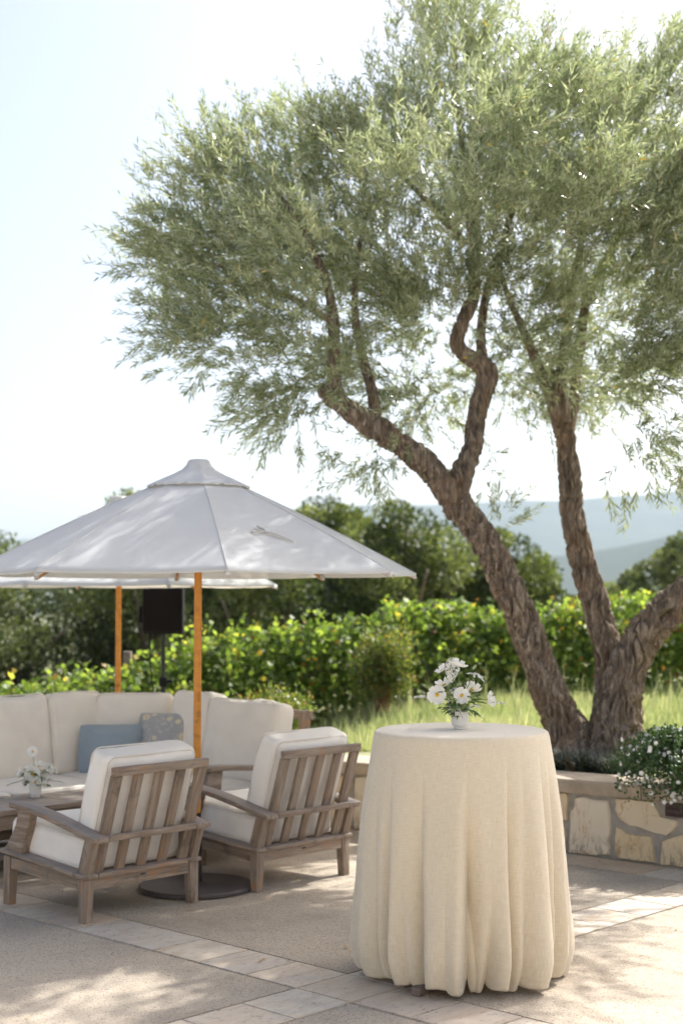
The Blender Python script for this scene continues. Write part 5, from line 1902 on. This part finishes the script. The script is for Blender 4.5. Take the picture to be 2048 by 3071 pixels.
def build_cloth():
    Rz = [(1.072, .385), (.965, .401), (.85, .418), (.7, .437), (.5, .457), (.315, .472), (.2, .478), (.13, .476), (.07, .462), (.03, .446)]
    zz = np.array([a for a, _ in Rz][::-1]); rr = np.array([b for _, b in Rz][::-1])
    NT = 900
    ngr = len(GRV)
    ga = np.array([g[0] for g in GRV]); gd = np.array([g[1] for g in GRV]); gt = np.array([g[2] for g in GRV])
    rows = []
    # top disc rings, edge roll, fall, tuck
    V, F, UV = [], [], []
    for r in (0.0, .12, .24, .33, .365):
        rows.append(('top', r))
    for k in range(1, 5):
        rows.append(('edge', k / 4))
    for k in range(1, 91):
        rows.append(('fall', k / 90))
    for k in range(1, 15):
        rows.append(('tuck', k / 14))
    rn = random.Random(4)
    lobe_low = [LOWZ.get(i, rn.uniform(.004, .03)) for i in range(ngr)]
    lobe_tuck = [rn.uniform(0.85, 1.15) for _ in range(ngr)]
    lobe_bul = [rn.uniform(0.85, 1.2) for _ in range(ngr)]
    for kind, t in rows:
        for j in range(NT):
            th = -97 + 360.0 * j / NT
            if kind == 'top':
                r, z = t, TOP + 0.002
            elif kind == 'edge':
                r = .365 + .020 * math.sin(t * math.pi / 2); z = TOP + .002 - .014 * (1 - math.cos(t * math.pi / 2))
            else:
                tf = t if kind == 'fall' else 1.0
                # fold pattern; grooves wander a little on the way down
                wob = 2.2 * noise.noise(Vector((th * .05, tf * 2.0, 3.0))) * tf
                a = th + wob
                if a < -97: a += 360
                if a >= 263: a -= 360
                i = int(np.searchsorted(ga, a, 'right')) - 1
                i2 = (i + 1) % ngr
                g0, g1 = ga[i], (ga[i2] if i2 else 263.0)
                s = (a - g0) / (g1 - g0)
                wd = g1 - g0
                dep = 0.0
                for q in (i - 1, i, i2, (i2 + 1) % ngr):
                    dl = (a - ga[q] + 180) % 360 - 180
                    wl, wr = GRV[q][3], GRV[q][4]
                    ap = gd[q] * sstep(gt[q] - .04, gt[q] + .62, tf)
                    fl = (abs(dl) / ((wl if dl < 0 else wr) * (0.75 + .35 * tf)))
                    dep += (0.040 + .034 * sstep(.45, 1, tf)) * ap * math.exp(-fl ** 1.45)
                dep = min(dep, .12)
                e0 = gd[i] * sstep(gt[i], 1, tf); e1 = gd[i2] * sstep(gt[i2], 1, tf)
                bulge = (0.010 * tf + .020 * sstep(.6, 1, tf)) * lobe_bul[i] * min(1.0, wd / 22) * math.sin(math.pi * min(max(s, 0), 1))
                soft = (0.007 * math.sin(rad(th) * 9 + 1.3) + .006 * noise.noise(Vector((math.cos(rad(th)) * 3.2, math.sin(rad(th)) * 3.2, tf * 1.2)))) * sstep(0, .35, tf)
                soft += .010 * noise.noise(Vector((math.cos(rad(th)) * 6, math.sin(rad(th)) * 6, z_n(tf)))) * sstep(.55, 1, tf)
                zl = lobe_low[i] * (1 - abs(2 * s - 1) ** 3) + (.024 + .020 * (e0 if s < .5 else e1)) * abs(2 * s - 1) ** 5 + .012 * noise.noise(Vector((th * .07, 5, 2)))
                zl = max(zl, .001)
                zt = TOP - .012
                zlo = zl + .030
                z = zt + (zlo - zt) * tf
                r = float(np.interp(z, zz, rr)) - dep + bulge + soft
                r += .004 * noise.noise(Vector((th * .12, z * 6, 1.7))) * tf + .0035 * noise.noise(Vector((th * .22, z * 1.1, 7.7))) * sstep(.1, .5, tf)
                if kind == 'tuck':
                    q = t * lobe_tuck[i]
                    r2 = .026
                    ang = min(t, .5) / .5 * math.pi * .62
                    r = r - r2 * (1 - math.cos(ang)) * 1.1 - max(0, t - .5) * .16
                    z = zlo - r2 * .9 * math.sin(min(ang, math.pi / 2)) + max(0, t - .5) * .10 * lobe_tuck[i] + max(0, ang - math.pi / 2) * .01
                    r += .006 * noise.noise(Vector((th * .3, t * 3, 9)))
                z = max(z, .003)
            d = _toc * math.cos(rad(th)) + _rgt * math.sin(rad(th))
            V.append((d.x * r, d.y * r, z))
            if kind == 'top':
                UV.append((d.x * r, d.y * r))
            else:
                UV.append((rad(th) * .43, TOP - z if kind != 'tuck' else TOP + t * .1))
    n = len(rows)
    for i in range(n - 1):
        for j in range(NT):
            j2 = (j + 1) % NT
            F.append((i * NT + j, (i + 1) * NT + j, (i + 1) * NT + j2, i * NT + j2))
    root = tag(mk('tablecloth', V, F, MAT['linen'], None, True), 'beige linen tablecloth falling in bunched folds to the paving', 'tablecloth')
    root.location = TC
    me = root.data
    uvl = me.uv_layers.new(name='UVMap')
    idx = np.empty(len(me.loops), np.int32)
    me.loops.foreach_get('vertex_index', idx)
    uvl.data.foreach_set('uv', np.array(UV, np.float32)[idx].ravel())


build_cloth()


# ------------------------------------------------------------------ vases and flowers
def petal_mesh(L, W, cup):
    V, F = [], []
    nu, nv = 4, 5
    for i in range(nv + 1):
        t = i / nv
        w = W * (math.sin(math.pi * min(1, t * .62 + .06)) ** .8) * (1 if t < .95 else .86)
        for j in range(nu + 1):
            s = -1 + 2 * j / nu
            notch = .05 * L * (1 - abs(s)) * (t > .9) * (1 if j % 2 else -.3)
            V.append((t * L - notch + .006 * 0, s * w / 2, cup * t * t * L - .10 * W * (1 - s * s) * t))
    for i in range(nv):
        for j in range(nu):
            a = i * (nu + 1) + j
            F.append((a, a + 1, a + nu + 2, a + nu + 1))
    return mesh_from('petal', V, F, MAT['petal'], True)


PETAL = petal_mesh(.036, .027, .18)
PETAL2 = petal_mesh(.034, .024, .55)
_bmc = bmesh.new(); bmesh.ops.create_icosphere(_bmc, subdivisions=2, radius=1.0)
for v in _bmc.verts: v.co = Vector((v.co.x * .0085, v.co.y * .0085, v.co.z * .005))
CENTRE = bpy.data.meshes.new('flower_centre'); _bmc.to_mesh(CENTRE); _bmc.free(); CENTRE.shade_smooth(); CENTRE.materials.append(MAT['yellow'])


def cosmos(parent, p, facing, scale=1.0, n=8, mesh=None, seed=0):
    rnd = random.Random(seed)
    f = Vector(facing).normalized()
    root = bpy.data.objects.new('cosmos_flower', CENTRE)
    link(root, parent)
    q = f.to_track_quat('Z', 'Y')
    root.matrix_local = Matrix.Translation(p) @ q.to_matrix().to_4x4() @ Matrix.Diagonal((scale, scale, scale, 1))
    for k in range(n):
        o = bpy.data.objects.new('petal', mesh or PETAL)
        link(o, root)
        o.matrix_local = Matrix.Rotation(2 * math.pi * k / n + rnd.uniform(-.1, .1), 4, 'Z') @ Matrix.Translation((.004, 0, -.001 - .0012 * (k % 2))) @ Matrix.Rotation(rnd.uniform(-.2, .12), 4, 'Y') @ Matrix.Rotation(rnd.uniform(-.15, .15), 4, 'X')
    return root


def floret_cloud(name, parent, pts, size, seed, mat='petal'):
    """Many tiny four-petalled florets joined in one part."""
    rng = np.random.default_rng(seed)
    n = len(pts)
    C, Dv, Nm, L, W = [], [], [], [], []
    for p, nrm in pts:
        nrm = Vector(nrm).normalized()
        u = nrm.orthogonal().normalized(); v = nrm.cross(u)
        a0 = rng.uniform(0, 1.5)
        for k in range(4):
            a = a0 + k * math.pi / 2
            d = u * math.cos(a) + v * math.sin(a) + nrm * .25
            C.append(p); Dv.append(d); Nm.append(nrm); L.append(size * rng.uniform(.8, 1.2)); W.append(size * .75)
    me = leaf_mesh(name, np.array([tuple(c) for c in C]), np.array([tuple(d) for d in Dv]), np.array([tuple(x) for x in Nm]), np.array(L), np.array(W), np.zeros(len(C)), MAT[mat], .6)
    return link(bpy.data.objects.new(name, me), parent)


def bouquet(label, vase_label, loc, spec, seed, turn=0.0):
    rng = np.random.default_rng(seed)
    vase = empty('vase', loc)
    tag(vase, vase_label, 'vase', 'small white vases')
    lathe('body', vase, [(0, .0005), (.027, .0005), (.0285, .002), (.0285, .013), (.031, .0145), (.0365, .017), (.0375, .022), (.0375, .076), (.0365, .079), (.0345, .078), (.034, .024), (0, .02)], MAT['ceramic'], 48)
    root = empty('flower_bouquet', (loc[0], loc[1], loc[2] + .024), turn)
    tag(root, label, 'flowers', 'white flower bouquets')
    stems = []

    def stem(p, r=.0014):
        p = Vector(p)
        b = Vector((p.x * .12 + rng.uniform(-.008, .008), p.y * .12 + rng.uniform(-.008, .008), .0))
        m = Vector((p.x * .35, p.y * .35, .06 + p.z * .35))
        stems.append(tube_data([(*b, r), (*m, r), (*(p * .8 + m * .2), r), (*p, r)], 5, .02))
    for i, (kind, x, y, z, fx, fy, fz, sc) in enumerate(spec):
        p = Vector((x, y, z))
        if kind == 'cosmos':
            stem(p); cosmos(root, p, (fx, fy, fz), sc, 8, None, seed + i)
        elif kind == 'cup':
            stem(p); cosmos(root, p, (fx, fy, fz), sc, 7, PETAL2, seed + i)
        elif kind == 'cluster':
            stem(p, .002)
            pts = []
            for k in range(int(80 * sc)):
                d = Vector(rng.normal(0, 1, 3)).normalized()
                q = Vector((d.x * .030, d.y * .030, d.z * .042)) * sc
                pts.append((p + q, d))
            floret_cloud('floret_cluster', root, pts, .0085, seed + i)
        elif kind == 'umbel':
            stem(p)
            pts = []
            f = Vector((fx, fy, fz)).normalized(); u = f.orthogonal().normalized(); v = f.cross(u)
            for k in range(int(60 * sc)):
                a = rng.uniform(0, 6.28); r = .038 * sc * math.sqrt(rng.random())
                q = p + (u * math.cos(a) + v * math.sin(a)) * r - f * (r * r * 9)
                pts.append((q, f + (u * math.cos(a) + v * math.sin(a)) * .4))
                if k % 6 == 0:
                    stems.append(tube_data([(*(p - f * .025), .0006), (*q, .0005)], 4, .03))
            floret_cloud('umbel', root, pts, .0055, seed + i)
        elif kind == 'spike':
            stem(p * .75)
            pts = []
            b = p * .75; d = Vector((fx, fy, fz)).normalized()
            for k in range(int(42 * sc)):
                t = k / (42 * sc)
                c = b + d * (.075 * sc * t) + Vector((0, 0, -.022 * t * t * sc))
                o = Vector(rng.normal(0, 1, 3)).normalized()
                pts.append((c + o * .006 * (1.15 - t), o))
            stems.append(tube_data([(*b, .001), (*(b + d * .04 * sc + Vector((0, 0, -.006))), .0008), (*(b + d * .075 * sc + Vector((0, 0, -.022 * sc))), .0005)], 4, .02))
            floret_cloud('flower_spike', root, pts, .0055, seed + i)
    # loose tendrils
    for k in range(7):
        a = rng.uniform(0, 6.28); r = rng.uniform(.06, .12)
        stem((math.cos(a) * r, math.sin(a) * r, rng.uniform(.08, .19)), .0008)
    mk('stems', *merge(stems), MAT['stemgreen'], root, True)
    # palmate leaves round the rim, some hanging over it
    C, Dv, Nm, L, W, T = [], [], [], [], [], []
    for k in range(80):
        a = rng.uniform(0, 6.28); r = rng.uniform(.015, .085); z = rng.uniform(.045, .15)
        p = Vector((math.cos(a) * r, math.sin(a) * r, z))
        out = Vector((math.cos(a), math.sin(a), rng.uniform(-.9, .35)))
        tt = rng.random()
        for j in range(-2, 3):
            d = Quaternion((0, 0, 1), j * .42) @ out
            C.append(p); Dv.append(d); Nm.append((rng.normal(0, .3), rng.normal(0, .3), 1)); L.append(rng.uniform(.030, .055) * (1 - .12 * abs(j))); W.append(.009); T.append(tt)
    me = leaf_mesh('leaves', np.array([tuple(c) for c in C]), np.array([tuple(d) for d in Dv]), np.array(Nm), np.array(L), np.array(W), np.array(T), MAT['bouquet'], .45)
    link(bpy.data.objects.new('leaves', me), root)
    return vase, root


# positions are relative to the mouth axis of the vase (x right, y away, z up)
SPEC1 = [('cosmos', -.105, -.035, .130, -.25, -1, .10, 1.08), ('cosmos', .003, -.055, .128, .05, -1, .12, .95), ('cup', -.070, .01, .172, -.3, -.35, .9, 1.05),
         ('cup', .058, .02, .150, .35, .6, .75, 1.05), ('cup', .128, -.01, .108, .9, -.35, .2, 1.0), ('cup', -.080, .0, .236, -.6, -.2, .75, .85), ('cup', -.004, .012, .258, .35, -.2, .9, 1.05),
         ('cluster', -.033, .0, .247, 0, 0, 1, 1.05), ('cluster', -.040, -.01, .205, 0, 0, 1, .5), ('umbel', .072, .01, .222, .25, -.25, 1, 1.0), ('umbel', .10, .015, .200, .7, -.1, .6, .55),
         ('spike', .165, 0, .120, .9, 0, .25, 1.1), ('spike', -.175, .01, .150, -1, 0, .35, 1.0), ('spike', -.075, -.05, .145, .15, -.3, -1, .7), ('spike', .045, -.06, .095, .55, -.3, .35, .8), ('spike', -.02, -.06, .10, .5, -.4, -.7, .6), ('umbel', -.02, -.02, .15, .0, -.6, .8, .6)]
SPEC2 = [('cosmos', -.012, -.04, .215 + .045, -.15, -1, .25, .85), ('cosmos', -.008, -.06, .125, .05, -1, .15, 1.25), ('cosmos', .012, -.065, .075, .1, -1, .05, .95), ('cup', .02, .0, .165, .3, -.3, .9, 1.05),
         ('cup', -.085, -.01, .13, -.9, -.3, .4, 1.05), ('cup', -.045, .0, .15, -.4, -.2, .9, .9), ('umbel', .09, .0, .165, .3, -.5, .8, 1.0), ('umbel', .12, -.01, .14, .6, -.5, .4, .8), ('umbel', .085, -.02, .09, .3, -.7, .5, .9),
         ('cluster', -.06, -.03, .075, 0, 0, 1, .45), ('spike', -.16, .0, .09, -1, 0, -.1, .8), ('spike', .16, 0, .10, 1, 0, .1, .8), ('cup', .065, -.05, .06, .5, -.6, .3, .7)]
bouquet('white cosmos bouquet on the tall draped table', 'small white ceramic vase on the tall draped table', (TC.x - .004, TC.y + .02, TOP + .0025), SPEC1, 3)
bouquet('white cosmos bouquet on the low coffee table', 'small white ceramic vase on the low coffee table', (-1.897, 9.10, .4205), SPEC2, 9)


# ------------------------------------------------------------------ potted trailing plant
def build_pot():
    rng = np.random.default_rng(12)
    c = wall_pt(2.13, .483, -.11)
    root = empty('terracotta_pot', c)
    tag(root, 'terracotta pot on the wall cap mostly hidden by trailing white flowers', 'plant pot')
    lathe('body', root, [(0, .0), (.105, .0), (.11, .004), (.145, .16), (.158, .162), (.162, .168), (.162, .20), (.15, .205), (.14, .19), (0, .17)], MAT['terracotta'], 40)
    pl = empty('trailing_plant', c + Vector((0, 0, .17)))
    tag(pl, 'trailing plant dotted with small white flowers spilling over the planter wall', 'potted plant')
    st, A, FL = [], [], []
    n = 520
    e = .01
    t = (wall_pt(2.2, 0, 0) - wall_pt(2.1, 0, 0)).normalized()
    nrm = Vector((t.y, -t.x, 0))
    for k in range(n):
        a = rng.uniform(0, 6.28)
        d = Vector((math.cos(a), math.sin(a), 0))
        reach = rng.uniform(.18, .44) * (1 + .3 * abs(d.dot(t))) if rng.random() < .75 else rng.uniform(.05, .25)
        rise = rng.uniform(.03, .19)
        fr = d.dot(nrm)
        drop = rng.uniform(.0, .14) + (max(0, fr) ** 1.5) * rng.uniform(.0, .20)
        p0 = Vector((d.x * .03, d.y * .03, 0))
        p1 = d * reach * .5 + Vector((0, 0, rise))
        p2 = d * reach * .9 + Vector((0, 0, rise * .6 - drop * .3))
        p3 = d * reach + Vector((0, 0, rise * .3 - drop))
        if fr < .25 and p3.z < -.14:
            p3.z = -.14
        C = catmull([(*p0, 0), (*p1, 0), (*p2, 0), (*p3, 0)], .02)
        if k % 3 == 0:
            st.append(tube_data([(*p0, .002), (*p1, .0016), (*p2, .0014), (*p3, .001)], 4, .05))
        for q in C[2:]:
            for _ in range(3):
                dd = rng.normal(0, 1, 3); dd[2] += .4
                A.append((q[:3] + rng.normal(0, .010, 3), dd, rng.normal(0, .5, 3) + np.array([0, 0, 1]) - np.array([0, .4, 0]), rng.uniform(.014, .027), rng.uniform(.011, .019), np.clip(rng.normal(.5, .25), 0, 1)))
        if d.y < .35 and rng.random() < .72:
            q = C[int(len(C) * rng.uniform(.45, .999))][:3]
            FL.append((Vector(q) + Vector((d.x * .03, d.y * .03 - .012, .022)), d))
        if d.y < .35 and rng.random() < .42:
            FL.append((p3 + d * .008, d))
    arr = [np.array(x) for x in zip(*A)]
    link(bpy.data.objects.new('leaves', leaf_mesh('leaves', *arr, MAT['bacopa'], .5, .1)), pl)
    mk('stems', *merge(st), MAT['stemgreen'], pl, True)
    # one flower mesh, shared
    C, Dv, Nm, L, W = [], [], [], [], []
    V, F = [], []
    for k in range(5):
        a = k * 2 * math.pi / 5
        d = Vector((math.cos(a), math.sin(a), .12)); s = Vector((-math.sin(a), math.cos(a), 0))
        b = len(V)
        for u, w in ((.0, .001), (.007, .0055), (.0112, .0048), (.013, 0), (.0112, -.0048), (.007, -.0055), (0, -.001)):
            V.append(tuple(d * u + s * w))
        F.append(tuple(range(b, b + 7)))
    fm = mesh_from('flower', V, F, MAT['petal'])
    for p, d in FL[:290]:
        o = bpy.data.objects.new('flower', fm)
        link(o, pl)
        f = Vector((d.x, d.y, 0)) * .5 + Vector((-.15, -.9, .35)) + Vector(rng.normal(0, .35, 3))
        s = rng.uniform(.75, 1.25)
        o.matrix_local = Matrix.Translation(p) @ f.to_track_quat('Z', 'Y').to_matrix().to_4x4() @ Matrix.Diagonal((s, s, s, 1))


build_pot()

# ------------------------------------------------------------------ fallen leaves on the paving
_rf = np.random.default_rng(99)
LEAFS = [(-1.335, 7.86, 'orange fallen leaf under the left lounge chair'), (-0.80, 7.80, 'brown fallen leaf just in front of the umbrella base'), (-0.26, 8.62, 'yellow fallen leaf behind the rear leg of the right lounge chair'),
         (2.0, 8.98, 'orange fallen leaf on the tiles at the foot of the wall'), (1.62, 9.18, 'small yellow fallen leaf on the tiles near the table'), (0.95, 6.82, 'dry twig-like leaf on the tiles right of the table'), (0.02, 7.0, 'tiny orange leaf on the aggregate left of the table'), (-0.36, 6.75, 'brown speck of leaf beside the tile strip'), (1.75, 8.85, 'pale leaf on the shaded aggregate panel')]
for k, (x, y, lab) in enumerate(LEAFS):
    n = 2
    a = _rf.uniform(0, 6.28)
    d = np.array([[math.cos(a), math.sin(a), .12], [-math.cos(a), -math.sin(a), .04]])
    me = leaf_mesh('fallen_leaf', np.array([[0, 0, .003], [0, 0, .003]]), d, np.array([[0, .1, 1], [0, -.1, 1.0]]), np.array([.05, .035]), np.array([.018, .012]), np.array([_rf.random(), _rf.random()]), MAT['fallen'], .5, .1)
    o = link(bpy.data.objects.new('fallen_leaf', me))
    o.location = (x, y, .001)
    tag(o, lab, 'leaf', 'fallen leaves on the paving')

# the smallest litter, nothing tells these apart
_lm = leaf_mesh('dry_leaf', np.array([[0, 0, .002]]), np.array([[1, 0, .05]]), np.array([[0, .15, 1.0]]), np.array([.045]), np.array([.010]), np.array([.4]), MAT['fallen'], .45, .1)
for k in range(60):
    x_, y_ = _rf.uniform(-1.7, 2.0), _rf.uniform(5.2, 9.0)
    if y_ > wall_y(x_) - .1 or (Vector((x_, y_, 0)) - TC).length < .55:
        continue
    o = link(bpy.data.objects.new('dry_leaf', _lm))
    o.location = (x_, y_, .002)
    o.rotation_euler = (0, 0, _rf.uniform(0, 6.28))
    s_ = _rf.uniform(.5, 1.1)
    o.scale = (s_, s_, s_)
    tag(o, 'tiny dry olive leaf lying on the paving', 'leaf', 'tiny dry leaves scattered on the paving')
